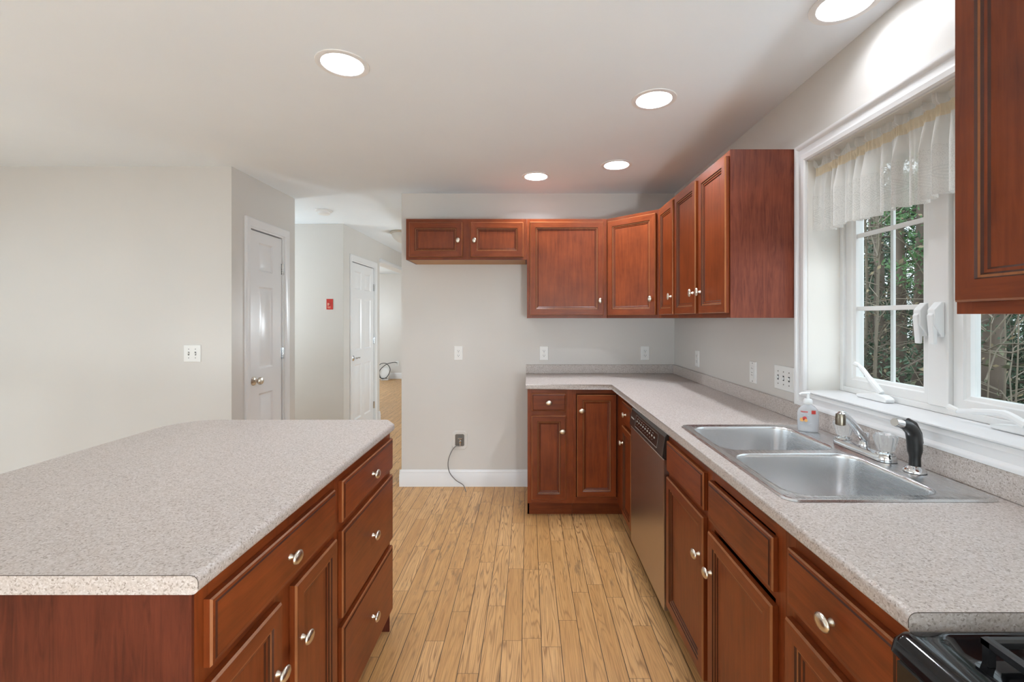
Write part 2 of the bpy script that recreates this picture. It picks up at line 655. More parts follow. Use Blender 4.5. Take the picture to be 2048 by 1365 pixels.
def boolean_cut(o, cutters):
    """subtract closed builders from o for good"""
    for mb in cutters:
        me = bpy.data.meshes.new('cut')
        me.from_pydata(mb.v, [], mb.f)
        bm = bmesh.new(); bm.from_mesh(me)
        bmesh.ops.recalc_face_normals(bm, faces=bm.faces)
        bm.to_mesh(me); bm.free()
        c = bpy.data.objects.new('cut', me)
        COL.objects.link(c)
        md = o.modifiers.new('b', 'BOOLEAN')
        md.operation = 'DIFFERENCE'
        md.solver = 'EXACT'
        md.object = c
        bpy.context.view_layer.update()
        dg = bpy.context.evaluated_depsgraph_get()
        new = bpy.data.meshes.new_from_object(o.evaluated_get(dg))
        o.modifiers.clear()
        o.data = new
        bpy.data.objects.remove(c)


# ------------------------------------------------------------------ measured layout
CZ = 2.44            # ceiling
XR = 1.217           # right wall
YB = 3.75            # back wall
CT = 0.94            # counter top
XL = -2.035          # hall wall line
UP0, UP1 = 1.40, 2.16   # upper cabinets

# ------------------------------------------------------------------ room shell
LIGHTS = [(-0.762, 1.844), (0.597, 2.142), (0.597, 3.054), (0.055, 3.30), (1.05, 1.493)]
LR = 0.083

mb = MB().box(-6.2, 1.45, -3.3, 10.7, -0.12, 0.0)
struct('floor', mb, M['oak'], 'worn oak strip floor running from the kitchen to the far room', 'floor', smooth=0)

# ceiling sheet with round openings for the recessed lamps, and a slab above it
bm = bmesh.new()
edges = []
cs = [bm.verts.new((x, y, CZ)) for x, y in ((-6.2, -3.3), (1.45, -3.3), (1.45, 10.7), (-6.2, 10.7))]
edges += [bm.edges.new((cs[k], cs[(k + 1) % 4])) for k in range(4)]
for lx, ly in LIGHTS:
    c = [bm.verts.new((lx + LR * math.cos(2 * PI * k / 40), ly + LR * math.sin(2 * PI * k / 40), CZ)) for k in range(40)]
    edges += [bm.edges.new((c[k], c[(k + 1) % 40])) for k in range(40)]
bmesh.ops.triangle_fill(bm, use_beauty=True, edges=edges)
for f in bm.faces:
    f.normal_update()
    if f.normal.z > 0:
        f.normal_flip()
me = bpy.data.meshes.new('ceiling')
bm.to_mesh(me); bm.free()
tmp = MB().box(-6.2, 1.45, -3.3, 10.7, 2.60, 2.70)
k0 = len(me.vertices)
allv = [tuple(v.co) for v in me.vertices] + tmp.v
allf = [tuple(p.vertices) for p in me.polygons] + [tuple(q + k0 for q in f) for f in tmp.f]
me2 = bpy.data.meshes.new('ceiling')
me2.from_pydata(allv, [], allf)
me2.materials.append(M['ceiling'])
ceil = link_mesh('ceiling', me2, None, Vector((0, 0, 0)))
tag(ceil, 'flat pale grey-white ceiling with recessed lamps over the kitchen', 'ceiling', None, 'structure')

# right wall with the window opening
WY0, WY1, WZ0, WZ1 = 1.015, 1.962, 1.08, 2.085
WX1 = 1.44
mb = MB()
mb.box(XR, WX1, -3.3, WY0, 0, CZ + .16).box(XR, WX1, WY1, YB + .13, 0, CZ + .16)
mb.box(XR, WX1, WY0, WY1, 0, WZ0).box(XR, WX1, WY0, WY1, WZ1, CZ + .16)
struct('wall_right', mb, M['wall'], 'cream wall on the right holding the kitchen window', 'wall', smooth=0)
# back wall (fridge alcove) and the hall side behind it, with an added opening for light
XW = -1.058
mb = MB().box(XW, XR, YB, YB + .13, 0, CZ + .16).box(XW, XW + .13, YB + .13, 4.35, 0, CZ + .16).box(XW, XW + .13, 8.6, 10.6, 0, CZ + .16).box(XW, XW + .13, 4.35, 8.6, 2.15, CZ + .16)
mb.box(XW + .13, 1.45, 8.6, 8.73, 0, CZ + .16).box(XR, 1.45, YB + .13, 8.6, 0, CZ + .16)
struct('wall_back', mb, M['wall'], 'cream back wall with the empty refrigerator alcove', 'wall', smooth=0)
# left wall facing us, closet side with door 1
D1a, D1b, D1t = 3.285, 3.748, 2.075      # door 1 opening along y
D2a, D2b, D2t = 5.18, 5.955, 2.075
YLW, YCL, YH, YHE = 3.084, 3.919, 4.95, 6.147
mb = MB()
mb.box(-5.1, XL - .12, YLW, YLW + .12, 0, CZ + .16)
mb.box(XL - .12, XL, YLW, D1a, 0, CZ + .16).box(XL - .12, XL, D1b, YCL, 0, CZ + .16).box(XL - .12, XL, D1a, D1b, D1t, CZ + .16)
mb.box(-5.1, XL - .12, YCL - .12, YCL, 0, CZ + .16)
struct('wall_left', mb, M['wall'], 'cream wall on the left with the closet corner', 'wall', smooth=0)
mb = MB()
mb.box(-5.1, XL - .12, YH, YH + .12, 0, CZ + .16)
mb.box(XL - .12, XL, YH, D2a, 0, CZ + .16).box(XL - .12, XL, D2b, YHE, 0, CZ + .16).box(XL - .12, XL, D2a, D2b, D2t, CZ + .16)
mb.box(-6.1, XL - .12, YHE - .12, YHE, 0, CZ + .16)
mb.box(-5.22, -5.1, YCL - .12, YH + .12, 0, CZ + .16)
mb.box(XL - .12, XL, YHE, 10.5, 2.19, CZ + .16)          # header over the wide opening
struct('wall_hall', mb, M['wall'], 'cream hallway wall with the red plate and six-panel door', 'wall', smooth=0)
mb = MB().box(-6.1, XW, 10.46, 10.6, 0, CZ + .16)
struct('wall_far', mb, M['wall'], 'pale wall at the far end of the hallway', 'wall', smooth=0)
mb = MB()
mb.box(-6.22, -6.1, YHE - .12, 7.4, 0, CZ + .16).box(-6.22, -6.1, 9.6, 10.6, 0, CZ + .16).box(-6.22, -6.1, 7.4, 9.6, 0, .6).box(-6.22, -6.1, 7.4, 9.6, 2.2, CZ + .16)
struct('wall_far_room', mb, M['wall'], smooth=0)
# dining side and rear: walls with big unseen openings added for daylight
mb = MB()
mb.box(-5.22, -5.1, -3.3, -2.0, 0, CZ + .16).box(-5.22, -5.1, 2.4, YLW + .12, 0, CZ + .16).box(-5.22, -5.1, -2.0, 2.4, 0, .2).box(-5.22, -5.1, -2.0, 2.4, 2.3, CZ + .16)
struct('wall_dining', mb, M['wall'], smooth=0)
mb = MB()
mb.box(-5.22, -3.8, -3.3, -3.18, 0, CZ + .16).box(.6, 1.45, -3.3, -3.18, 0, CZ + .16).box(-3.8, .6, -3.3, -3.18, 2.25, CZ + .16)
struct('wall_rear', mb, M['wall'], smooth=0)


def plain_window(name, along, a0, a1, z0, z1, c, n):
    mb, gl = MB(), MB()
    t = .05
    def bx(b, p0, p1, q0, q1, w0=c - .03, w1=c + .03):
        b.box(w0, w1, p0, p1, q0, q1) if along == 'y' else b.box(p0, p1, w0, w1, q0, q1)
    bx(mb, a0, a0 + t, z0, z1); bx(mb, a1 - t, a1, z0, z1)
    bx(mb, a0 + t, a1 - t, z0, z0 + t); bx(mb, a0 + t, a1 - t, z1 - t, z1)
    for k in range(1, n):
        p = a0 + (a1 - a0) * k / n
        bx(mb, p - .03, p + .03, z0 + t, z1 - t)
    bx(gl, a0 + t, a1 - t, z0 + t, z1 - t, c - .004, c + .004)
    o = struct(name, mb, M['vinyl'], smooth=0)
    obj('pane', gl, M['pane'], o, smooth=0)


plain_window('added_window_2', 'y', -2.0, 2.4, .2, 2.3, -5.16, 3)  # three unseen windows added to bring in more daylight
plain_window('added_window_3', 'x', -3.8, .6, 0, 2.25, -3.24, 3)
plain_window('added_window_4', 'y', 7.4, 9.6, .6, 2.2, -6.16, 2)


def base_profile(h=.1375, d=.016):
    return [(0, 0), (d, 0), (d, h * .72), (d * .8, h * .78), (d * .75, h * .9), (d * .4, h * .95), (d * .3, h), (0, h)]


# baseboards: the profile swept along each wall
def baseboard(name, p0, p1, nrm, label):
    p0, p1, nrm = Vector((*p0, 0)), Vector((*p1, 0)), Vector((*nrm, 0))
    L = [[tuple(p + nrm * d + Vector((0, 0, z))) for d, z in base_profile()] for p in (p0, p1)]
    return struct(name, MB().loops(L), M['trim'], label, 'baseboard', smooth=30)


baseboard('baseboard_back', (XW - .014, YB), (-.007, YB), (0, -1), 'white baseboard across the empty refrigerator alcove')
baseboard('baseboard_alcove', (XW, YB - .014), (XW, 4.35), (-1, 0), 'white baseboard around the end of the alcove wall')
baseboard('baseboard_left', (-5.1, YLW), (XL, YLW), (0, -1), 'white baseboard under the wall with the double switch')
baseboard('baseboard_hall', (-5.1, YH), (XL, YH), (0, -1), 'white baseboard under the red plate in the hallway')
baseboard('baseboard_passage', (XL, D2b + .11), (XL, YHE), (1, 0), 'short white baseboard past the six-panel hallway door')
baseboard('baseboard_far', (-6.1, 10.46), (XW, 10.46), (0, -1), 'white baseboard at the far room wall')
# white strip along the header
mb = MB().prism([(XL - .14, 2.165), (XL + .02, 2.165), (XL + .02, 2.20), (XL + .008, 2.222), (XL, 2.222), (XL, 2.19), (XL - .12, 2.19), (XL - .12, 2.222), (XL - .14, 2.222)], 1, YHE + .001, 10.45)
struct('trim_1', mb, M['trim'], 'white beam trim over the wide opening beyond the hallway door', 'trim', smooth=0)


# ------------------------------------------------------------------ doors
def six_panel_door(name, ya, yb, zt, cols, rows, label, knob):
    """door in the x = XL wall, seen from the +x side; U runs along +y"""
    root = struct_root(name, (XL - .06, (ya + yb) / 2, 0), label, 'door')
    F = ((XL, ya, 0), (0, 1, 0), (0, 0, 1), (1, 0, 0))
    w = yb - ya
    # jamb and casing
    cb = MB(F)
    cw = .062
    prof = [(0, 0), (0, .012), (.008, .018), (.03, .016), (.05, .013), (.056, .009), (cw, .009), (cw, 0)]
    path = [(0, 0), (0, zt), (w, zt), (w, 0)]
    L = []
    for k, (u, v) in enumerate(path):
        ring = []
        for d, n in prof:
            e = .010 + (cw - d) if False else d
            du = -(cw - e) - .0 if k in (0, 1) else (cw - e)
            dv = 0 if k in (0, 3) else (cw - e)
            ring.append((u + du, v + dv, n))
        L.append(ring)
    cb.loops(L)
    obj('casing', cb, M['trim'], root, smooth=30)
    jb = MB(F)
    jb.box(0, .014, 0, zt - .014, -.12, .001).box(w - .014, w, 0, zt - .014, -.12, .001).box(0, w, zt - .014, zt, -.12, .001)
    obj('jamb', jb, M['trim'], root, smooth=0)
    # slab, with moulded panels: outer skin built as grid of rectangles
    sb = MB(F)
    g = .017
    u0, u1, v0, v1 = g, w - g, .008, zt - .022
    n0, n1 = -.05, -.012
    sb.box(u0, u1, v0, v1, n0, n1 - .0101)
    us = sorted({u0, u1, *[c for ab in cols for c in ab]})
    vv = sorted({v0, v1, *[c for ab in rows for c in ab]})
    for a in range(len(us) - 1):
        for b in range(len(vv) - 1):
            isp = any(abs(us[a] - c[0]) < 1e-6 for c in cols) and any(abs(vv[b] - r[0]) < 1e-6 for r in rows)
            x0, x1, y0, y1 = us[a], us[a + 1], vv[b], vv[b + 1]
            if not isp:
                sb.box(x0, x1, y0, y1, n1 - .0102, n1)
            else:
                q = lambda i, n: [(x0 + i, y0 + i, n), (x1 - i, y0 + i, n), (x1 - i, y1 - i, n), (x0 + i, y1 - i, n)]
                sb.loops([q(0, n1), q(.006, n1 - .004), q(.014, n1 - .009), q(.024, n1 - .009), q(.040, n1 - .003)], cap0=False)
    slab = obj('slab', sb, M['trim'], root, smooth=25)
    gp = MB(F).box(.016, w - .016, zt - .021, zt - .0145, -.05, -.03)
    obj('head_gap', gp, M['slot'], root, smooth=0)
    hb = [.26, (zt) * .535, zt - .27]
    for z in hb if cols and len(cols) > 1 else hb[1:]:
        h = MB(F)
        h.box(w - .03, w - .0175, z - .045, z + .045, -.0118, -.0095).box(w - .0138, w - .003, z - .045, z + .045, .0012, .0045)
        for q in range(5):
            h.lathe([(.0065, 0), (.0065, .017)], (w - .0158, z - .045 + q * .0182, -.003), ((1, 0, 0), (0, 0, 1), (0, 1, 0)), 10)
        obj('hinge', h, M['chrome'], root, smooth=40)
    return root, F, n1


rowsD = lambda s: [(.20 + s, .85 + s), (1.02 + s, 1.64 + s), (1.75 + s, 1.96 + s)]
r, F, n1 = six_panel_door('door_1', D1a, D1b, D1t, [(.132, .318)], [(.2, .825), (1.015, 1.64), (1.755, 1.975)],
                          'narrow white closet door with a round knob, beside the left wall', 'knob')
kb = MB(F)
AXK = ((1, 0, 0), (0, 1, 0), (0, 0, 1))
kb.lathe([(.0, 0), (.034, 0), (.034, .004), (.026, .010), (.012, .013), (.011, .03), (.02, .036), (.028, .045), (.0285, .054), (.023, .064), (.01, .068), (0, .068)], (.065, .932, n1), AXK, 24)
kn = obj('door_knob', kb, M['nickel'], r)
lp = MB(F).box(.0165, .0205, .895, .965, -.03, n1 + .001)
obj('latch_plate', lp, M['slot'], r, smooth=0)
r, F, n1 = six_panel_door('door_2', D2a, D2b, D2t, [(.12, .335), (.435, .655)], [(.2, .85), (1.02, 1.64), (1.745, 1.96)],
                          'white six-panel door with a lever handle along the hallway', 'lever')
kb = MB(F)
kb.lathe([(.0, 0), (.033, 0), (.033, .005), (.025, .012), (.011, .014), (.011, .045)], (.065, .935, n1), AXK, 20)
kb.tube(smooth_path([(.065, .935, n1 + .045), (.1, .94, n1 + .048), (.14, .934, n1 + .046), (.185, .938, n1 + .04)], 5), [.010] * 5 + [.009] * 5 + [.008] * 5 + [.006], 10)
obj('lever_handle', kb, M['chrome'], r)
ck = MB(F).box(.005, .03, 1.85, 1.93, n1 + .0005, n1 + .012)
obj('child_latch', ck, M['white_plastic'], r)

# ------------------------------------------------------------------ kitchen window
root = struct_root('window_1', (XR + .15, (WY0 + WY1) / 2, WZ0), 'white double casement window over the sink', 'window')
# casing: moulded picture frame swept round the opening
cw = .066
prof = [(0, 0), (0, .010), (.006, .016), (.02, .019), (.03, .013), (.048, .011), (.054, .019), (.06, .022), (cw, .022), (cw, 0)]
F = ((XR, WY1, WZ0), (0, -1, 0), (0, 0, 1), (-1, 0, 0))
Wd, Hd = WY1 - WY0, WZ1 - WZ0
cb = MB(F)
L = []
for u, v, su, sv in ((0, 0, -1, -1), (Wd, 0, 1, -1), (Wd, Hd, 1, 1), (0, Hd, -1, 1)):
    L.append([(u + su * d * .95, v + sv * d * (1.0 if sv < 0 else 1.16), n) for d, n in prof])
L.append(L[0])
cb.loops(L, False, False)
obj('window_casing', cb, M['trim'], root, smooth=30, merge=True)
# jamb liner and sill
XJ = 1.356
jb = MB()
e = .004
jb.box(XR - .001, XJ, WY1 - e, WY1 + .001, WZ0 + e, WZ1).box(XR - .001, XJ, WY0 - .001, WY0 + e, WZ0 + e, WZ1)
jb.box(XR - .001, XJ, WY0, WY1, WZ1 - e, WZ1 + .001)
obj('jamb', jb, M['return'], root, smooth=0)
sl = MB().box(XR - .024, XJ, WY0 + .001, WY1 - .001, WZ0 - .002, WZ0 + e)
obj('sill', sl, M['trim'], root, smooth=0, bevel=.002)
ZB = WZ0 + e
ym = 1.486
fr = MB()
fr.box(XJ, XJ + .075, WY1 - .022, WY1, ZB, WZ1).box(XJ, XJ + .075, WY0, WY0 + .022, ZB, WZ1)
fr.box(XJ, XJ + .075, WY0 + .022, WY1 - .022, ZB, ZB + .022).box(XJ, XJ + .075, WY0 + .022, WY1 - .022, WZ1 - .022, WZ1)
obj('window_frame', fr, M['vinyl'], root, smooth=0, bevel=.0015)
mu = MB().box(XJ - .004, XJ + .075, ym - .037, ym + .037, ZB + .0225, WZ1 - .0225)
obj('mullion', mu, M['vinyl'], root, smooth=0, bevel=.002)


def sash(ya, yb, handle_side):
    x0, x1 = XJ + .012, XJ + .06
    t = .046
    zb, zt = ZB + .0225, WZ1 - .0225
    s = MB()
    q = lambda i, x: [(x, ya + i, zb + i), (x, yb - i, zb + i), (x, yb - i, zt - i), (x, ya + i, zt - i)]
    s.loops([q(0, x1), q(0, x0), q(t - .014, x0), q(t - .010, x0 + .006), q(t, x0 + .010), q(t, x1 - .008), q(t - .006, x1), q(0, x1)], False, False)
    so = obj('sash', s, M['vinyl'], root, smooth=0, merge=True)
    gx = x0 + .026
    g = MB().box(gx - .003, gx + .003, ya + t - .003, yb - t + .003, zb + t - .003, zt - t + .003)
    obj('pane', g, M['pane'], so, smooth=0)
    m = MB()
    yc = (ya + yb) / 2
    for z in (1.437, 1.742):
        m.box(gx - .011, gx - .0035, ya + t, yb - t, z - .009, z + .009)
    m.box(gx + .004, gx + .014, yc - .007, yc + .007, zb + t, zt - t)
    obj('muntin', m, M['vinyl'], so, smooth=0, bevel=.001)
    return so


sash(ym + .0375, WY1 - .0225, 0)
sash(WY0 + .0225, ym - .0375, 1)
for yc in (ym + .062, ym - .012):
    h = MB()
    x = XJ + .0125 if yc > ym else XJ - .004
    zc = 1.395
    h.prism([(x, zc + .055), (x - .012, zc + .055), (x - .034, zc + .03), (x - .034, zc - .02), (x - .014, zc - .05), (x - .012, zc - .06), (x, zc - .06)], 1, yc - .014, yc + .014)
    h.prism([(x - .0335, zc + .02), (x - .041, zc + .012), (x - .032, zc - .085), (x - .022, zc - .085), (x - .02, zc - .03)], 1, yc - .010, yc + .010)
    obj('lock_handle', h, M['white_plastic'], root, smooth=0, bevel=.003)
# folding crank handles on the sill
def crank(yb, up):
    h = MB()
    z = ZB + .0005
    h.prism([(yb + .075, z), (yb - .07, z), (yb - .075, z + .012), (yb - .06, z + .022), (yb - .02, z + .03), (yb + .02, z + .022), (yb + .08, z + .012)], 0, XJ - .048, XJ - .013)
    o = obj('crank', h, M['white_plastic'], root, smooth=0, bevel=.004)
    a = MB()
    if up:
        p = smooth_path([(XJ - .03, yb - .03, z + .03), (XJ - .034, yb + .02, z + .075), (XJ - .034, yb + .06, z + .11), (XJ - .03, yb + .085, z + .122)], 5)
        k = [(XJ - .03, yb + .083, z + .121), (XJ - .03, yb + .108, z + .128)]
    else:
        p = smooth_path([(XJ - .05, yb - .02, z + .03), (XJ - .055, yb + .03, z + .05), (XJ - .058, yb + .1, z + .042), (XJ - .06, yb + .16, z + .032)], 5)
        k = [(XJ - .06, yb + .158, z + .032), (XJ - .063, yb + .185, z + .04)]
    a.tube(p, [.011] * 6 + [.009] * 6 + [.007] * 4, 8)
    obj('crank_arm', a, M['white_plastic'], o)
    b = MB().tube(k, [.0085, .0095], 8)
    obj('crank_grip', b, M['plate'], o)


crank(1.72, True)
crank(1.20, False)

# ------------------------------------------------------------------ recessed lamps
LAB = ['recessed ceiling lamp above the island, leftmost of the five lamps',
       'recessed ceiling lamp above the aisle in front of the sink counter',
       'recessed ceiling lamp over the counter corner, right of the smallest-looking one',
       'recessed ceiling lamp nearest the back wall, above the refrigerator alcove edge',
       'recessed ceiling lamp above the kitchen window, cut by the top of the photo']
for (lx, ly), lab in zip(LIGHTS, LAB):
    t = thing('recessed_lamp', lab, 'ceiling lamp', (lx, ly, CZ), 'recessed lamps in the kitchen ceiling')
    a = MB().lathe([(LR + .022, -.0005), (LR + .021, -.004), (LR + .004, -.006), (LR - .001, -.004), (LR - .003, .0)], (lx, ly, CZ), seg=40, cap0=False, cap1=False)
    obj('trim_ring', a, M['white_plastic'], t)
    a = MB().lathe([(LR - .002, -.001), (LR - .006, .02), (LR - .014, .045), (LR - .02, .07), (LR - .02, .12)], (lx, ly, CZ), seg=40, cap0=False, cap1=True)
    obj('can', a, M['white_plastic'], t)
    a = MB().lathe([(LR - .0215, .058), (LR - .0215, .062)], (lx, ly, CZ), seg=40)
    obj('lens', a, M['lamp_disc'], t)
    l = bpy.data.lights.new('recessed_lamp_light', 'AREA')
    l.shape = 'DISK'
    l.size = .115
    l.energy = LAMP_W * (.28 if lx > .9 else 1)
    l.color = (0.93, 0.98, 1.06)
    o = bpy.data.objects.new('recessed_lamp_light', l)
    COL.objects.link(o)
    o.parent = t
    o.location = (0, 0, .05)

# fill globes added out of view to brighten the kitchen and hall
for gx, gy, gz, gw, lab in [(-3.3, 0.9, .95, .5, 'added white fill globe in the dining area left of the photo'),
                            (-1.3, -1.5, .85, .18, 'added white fill globe standing well behind the island'),
                            (0.8, -1.4, .82, 2.3, 'added white fill globe standing behind the black range'),
                            (-0.1, 5.7, 1.35, .75, 'added white fill globe in the front room behind the alcove wall'),
                            (-3.6, 4.45, 1.5, .5, 'added white fill globe in the side passage off the hallway'),
                            (-4.0, 8.3, 1.5, 1.0, 'added white fill globe in the far room')]:
    t = thing('added_fill_globe', lab, 'floor lamp', (gx, gy, 0), 'added fill globes beyond the kitchen')
    a = MB().lathe([(.02, -.16)] + [(.16 * math.sin(PI * k / 16), -.16 * math.cos(PI * k / 16)) for k in range(1, 16)] + [(.02, .16)], (gx, gy, gz), seg=24)
    obj('globe', a, emit('glowing_globe', (0.84, 0.94, 1.0), GLOBE_L * gw), t)
    a = MB().tube([(gx, gy, .024), (gx, gy, gz - .161)], .009, 10)
    obj('pole', a, M['nickel'], t)
    a = MB().lathe([(.13, 0), (.13, .012), (.02, .024)], (gx, gy, 0.0005), seg=28)
    obj('base', a, M['nickel'], t)

# smoke detector and the hallway bowl light
t = thing('smoke_detector', 'round white smoke detector on the hallway ceiling', 'smoke detector', (-1.97, 4.334, CZ))
a = MB().lathe([(.077, 0), (.077, -.010), (.072, -.014), (.060, -.016)], (-1.97, 4.334, CZ), seg=32)
obj('base_ring', a, M['white_plastic'], t)
a = MB().lathe([(.058, -.016), (.056, -.034), (.045, -.042), (.02, -.045), (0, -.045)], (-1.97, 4.334, CZ), seg=32)
obj('cover', a, M['white_plastic'], t)
t = thing('bowl_ceiling_light', 'frosted bowl ceiling light in the hallway, half hidden by the alcove wall', 'ceiling lamp', (-1.5, 5.436, CZ))
a = MB().lathe([(.165, 0), (.17, -.012), (.163, -.022), (.15, -.024)], (-1.5, 5.436, CZ), seg=40)
obj('rim', a, M['nickel'], t)
a = MB().lathe([(.148, -.024), (.142, -.05), (.118, -.085), (.08, -.115), (.035, -.132), (.012, -.135)], (-1.5, 5.436, CZ), seg=40)
obj('bowl', a, M['frost'], t)
a = MB().lathe([(.012, -.135), (.012, -.142), (.006, -.152), (0, -.154)], (-1.5, 5.436, CZ), seg=16)
obj('finial', a, M['nickel'], t)

# ------------------------------------------------------------------ cabinet pieces
def ring(u0, u1, v0, v1, i, n):
    return [(u0 + i, v0 + i, n), (u1 - i, v0 + i, n), (u1 - i, v1 - i, n), (u0 + i, v1 - i, n)]


def add_knob(parent, F, u, v, n, tall):
    k = MB(F)
    sx, sy = (.78, 1.08) if tall else (1.12, .86)
    k.lathe([(.0, 0), (.008, 0), (.0075, .003), (.0052, .006), (.005, .014)], (u, v, n), AXK, 14)
    k.lathe([(.006, .013), (.0155, .0155), (.0195, .019), (.019, .0225), (.014, .026), (.007, .0275), (0, .0278)], (u, v, n), AXK, 22, sx, sy)
    return obj('knob', k, M['nickel'], parent, smooth=50)


def panel_door(parent, F, u0, u1, v0, v1, knob=None, tall=False, fw=.055, name='door', n0=.001):
    d = MB(F)
    t = n0 + .019
    V4, H4 = (1, 0, 1, 0), (0,)
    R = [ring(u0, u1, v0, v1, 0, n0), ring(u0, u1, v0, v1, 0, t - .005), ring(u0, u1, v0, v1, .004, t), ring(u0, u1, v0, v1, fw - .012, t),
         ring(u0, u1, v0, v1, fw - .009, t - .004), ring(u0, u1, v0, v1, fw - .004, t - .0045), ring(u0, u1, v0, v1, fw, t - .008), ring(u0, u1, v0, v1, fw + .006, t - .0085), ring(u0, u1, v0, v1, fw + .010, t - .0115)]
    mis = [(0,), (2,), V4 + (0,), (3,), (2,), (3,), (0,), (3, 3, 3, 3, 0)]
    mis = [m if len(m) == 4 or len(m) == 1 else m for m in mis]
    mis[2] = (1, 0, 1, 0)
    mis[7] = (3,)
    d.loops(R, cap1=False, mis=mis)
    k = len(R[-1])
    d.add(R[-1], [(0, 1, 2, 3)], 0)
    o = obj(name, d, WOODS, parent, smooth=0)
    if knob:
        add_knob(o, F, knob[0], knob[1], t, tall)
    return o


def slab_drawer(parent, F, u0, u1, v0, v1, knob=True, name='drawer', n0=.001):
    d = MB(F)
    t = n0 + .019
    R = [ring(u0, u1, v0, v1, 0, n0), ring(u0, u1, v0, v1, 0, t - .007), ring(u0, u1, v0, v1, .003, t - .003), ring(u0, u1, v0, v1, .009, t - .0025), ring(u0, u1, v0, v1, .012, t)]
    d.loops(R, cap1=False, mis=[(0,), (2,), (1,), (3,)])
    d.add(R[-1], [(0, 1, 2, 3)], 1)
    o = obj(name, d, WOODS, parent, smooth=0)
    if knob:
        add_knob(o, F, (u0 + u1) / 2, (v0 + v1) / 2, t, False)
    return o


def face_frame(parent, F, w, v0, v1, stiles, rails, t=.019):
    """stiles: u ranges, full height; rails: (u0, u1, v0, v1)"""
    m = MB(F)
    for a, b in stiles:
        m.box(a, b, v0, v1, -t, 0, 0)
    for a, b, c, d in rails:
        m.box(a, b, c, d, -t, -.0002, 1)
    return obj('face_frame', m, WOODS, parent, smooth=0)


def carcass(parent, F, w, v0, v1, depth, top=True, mat=None, under=None):
    m = MB(F)
    p = .012
    a, b = -.0195, -depth
    m.box(0, p, v0, v1, b, a).box(w - p, w, v0, v1, b, a)
    m.box(p, w - p, v0 + .02, v0 + .02 + p, b, a, 1)
    if top:
        m.box(p, w - p, v1 - p, v1, b, a)
    m.box(p, w - p, v0 + .032, v1 - (p if top else 0), b, b + .006)
    return obj('carcass', m, [mat or M['wood_v'], under or mat or M['wood_v']], parent, smooth=0)


def toe_kick(parent, F, u0, u1, h=.107, rec=.075):
    m = MB(F).box(u0, u1, 0, h, -rec - .015, -rec)
    return obj('toe_kick', m, [M['wood_h']], parent, smooth=0)


UPN = 'wall cabinets around the kitchen corner'
BSN = 'base cabinets under the speckled worktops'
YU = 3.445       # back uppers' frame plane
FB = lambda x0: ((x0, YU, 0), (1, 0, 0), (0, 0, 1), (0, -1, 0))
# 1: over the refrigerator alcove
w = .924
t = thing('wall_cabinet', 'short two-door cherry wall cabinet above the empty refrigerator alcove', 'cabinet', (-.937 + w / 2, 3.6, 1.847), UPN)
F = FB(-.937)
carcass(t, F, w, 1.847, UP1, .303, True)
bp = MB(F).box(.0125, w - .0125, 1.8472, 1.857, -.302, -.0195)
obj('bottom_panel', bp, M['orange_under'], t, smooth=0)
face_frame(t, F, w, 1.847, UP1, [(0, .04), (.42, .51), (.885, w)], [(.04, .42, 1.847, 1.885), (.51, .885, 1.847, 1.885), (.04, .42, UP1 - .04, UP1), (.51, .885, UP1 - .04, UP1)])
panel_door(t, F, .026, .433, 1.866, 2.132, (.402, 1.99), True, .058)
panel_door(t, F, .495, .898, 1.866, 2.132, (.526, 1.99), True, .058)
# 2: single wide door
w = .612
t = thing('wall_cabinet', 'cherry wall cabinet with one wide door on the back wall', 'cabinet', (-.012 + w / 2, 3.6, UP0), UPN)
F = FB(-.012)
carcass(t, F, w, UP0, UP1, .303)
face_frame(t, F, w, UP0, UP1, [(0, .04), (w - .04, w)], [(.04, w - .04, UP0, UP0 + .04), (.04, w - .04, UP1 - .04, UP1)])
panel_door(t, F, .022, .584, UP0 + .022, UP1 - .025, (.556, 1.532), True, .056)
# 3: diagonal corner cabinet
cx0, cy0, cx1, cy1 = .6035, YU + .003, .912, 3.1385
t = thing('wall_cabinet', 'diagonal corner cherry wall cabinet where the two runs meet', 'cabinet', (.95, 3.5, UP0), UPN)
body = MB()
poly = [(.6035, YB - .002), (.6035, cy0 + .014), (.618, cy0 + .014), (cx1 + .014, cy1 + .018), (cx1 + .014, cy1), (XR - .002, cy1), (XR - .002, YB - .002)]
body.prism(poly, 2, UP0, UP1)
obj('carcass', body, M['wood_v'], t, smooth=0)
a = .70711
du = math.hypot(cx1 - cx0, cy1 - cy0)
F = ((cx0, cy0, 0), ((cx1 - cx0) / du, (cy1 - cy0) / du, 0), (0, 0, 1), ((cy1 - cy0) / du, -(cx1 - cx0) / du, 0))
face_frame(t, F, du, UP0, UP1, [(0, .035), (du - .035, du)], [(.035, du - .035, UP0, UP0 + .04), (.035, du - .035, UP1 - .04, UP1)])
panel_door(t, F, .012, du - .02, UP0 + .022, UP1 - .025, (du - .052, 1.535), True, .056)
# right wall uppers, looking along +x; u runs towards the camera
FX = .912
FR = lambda y0, x=FX: ((x, y0, 0), (0, -1, 0), (0, 0, 1), (-1, 0, 0))
w = 3.1375 - 2.772
t = thing('wall_cabinet', 'narrow one-door cherry wall cabinet between the corner cabinet and the double-door one', 'cabinet', (1.06, 2.95, UP0), UPN)
F = FR(3.1375)
carcass(t, F, w, UP0, UP1, .303)
face_frame(t, F, w, UP0, UP1, [(0, .06), (w - .03, w)], [(.06, w - .03, UP0, UP0 + .04), (.06, w - .03, UP1 - .04, UP1)])
panel_door(t, F, .05, w - .018, UP0 + .022, UP1 - .025, (w - .046, 1.535), True, .052)
w = 2.771 - 2.035
t = thing('wall_cabinet', 'double-door cherry wall cabinet with a figured end panel beside the window', 'cabinet', (1.06, 2.4, UP0), UPN)
F = FR(2.771)
carcass(t, F, w - .004, UP0, UP1, .303)
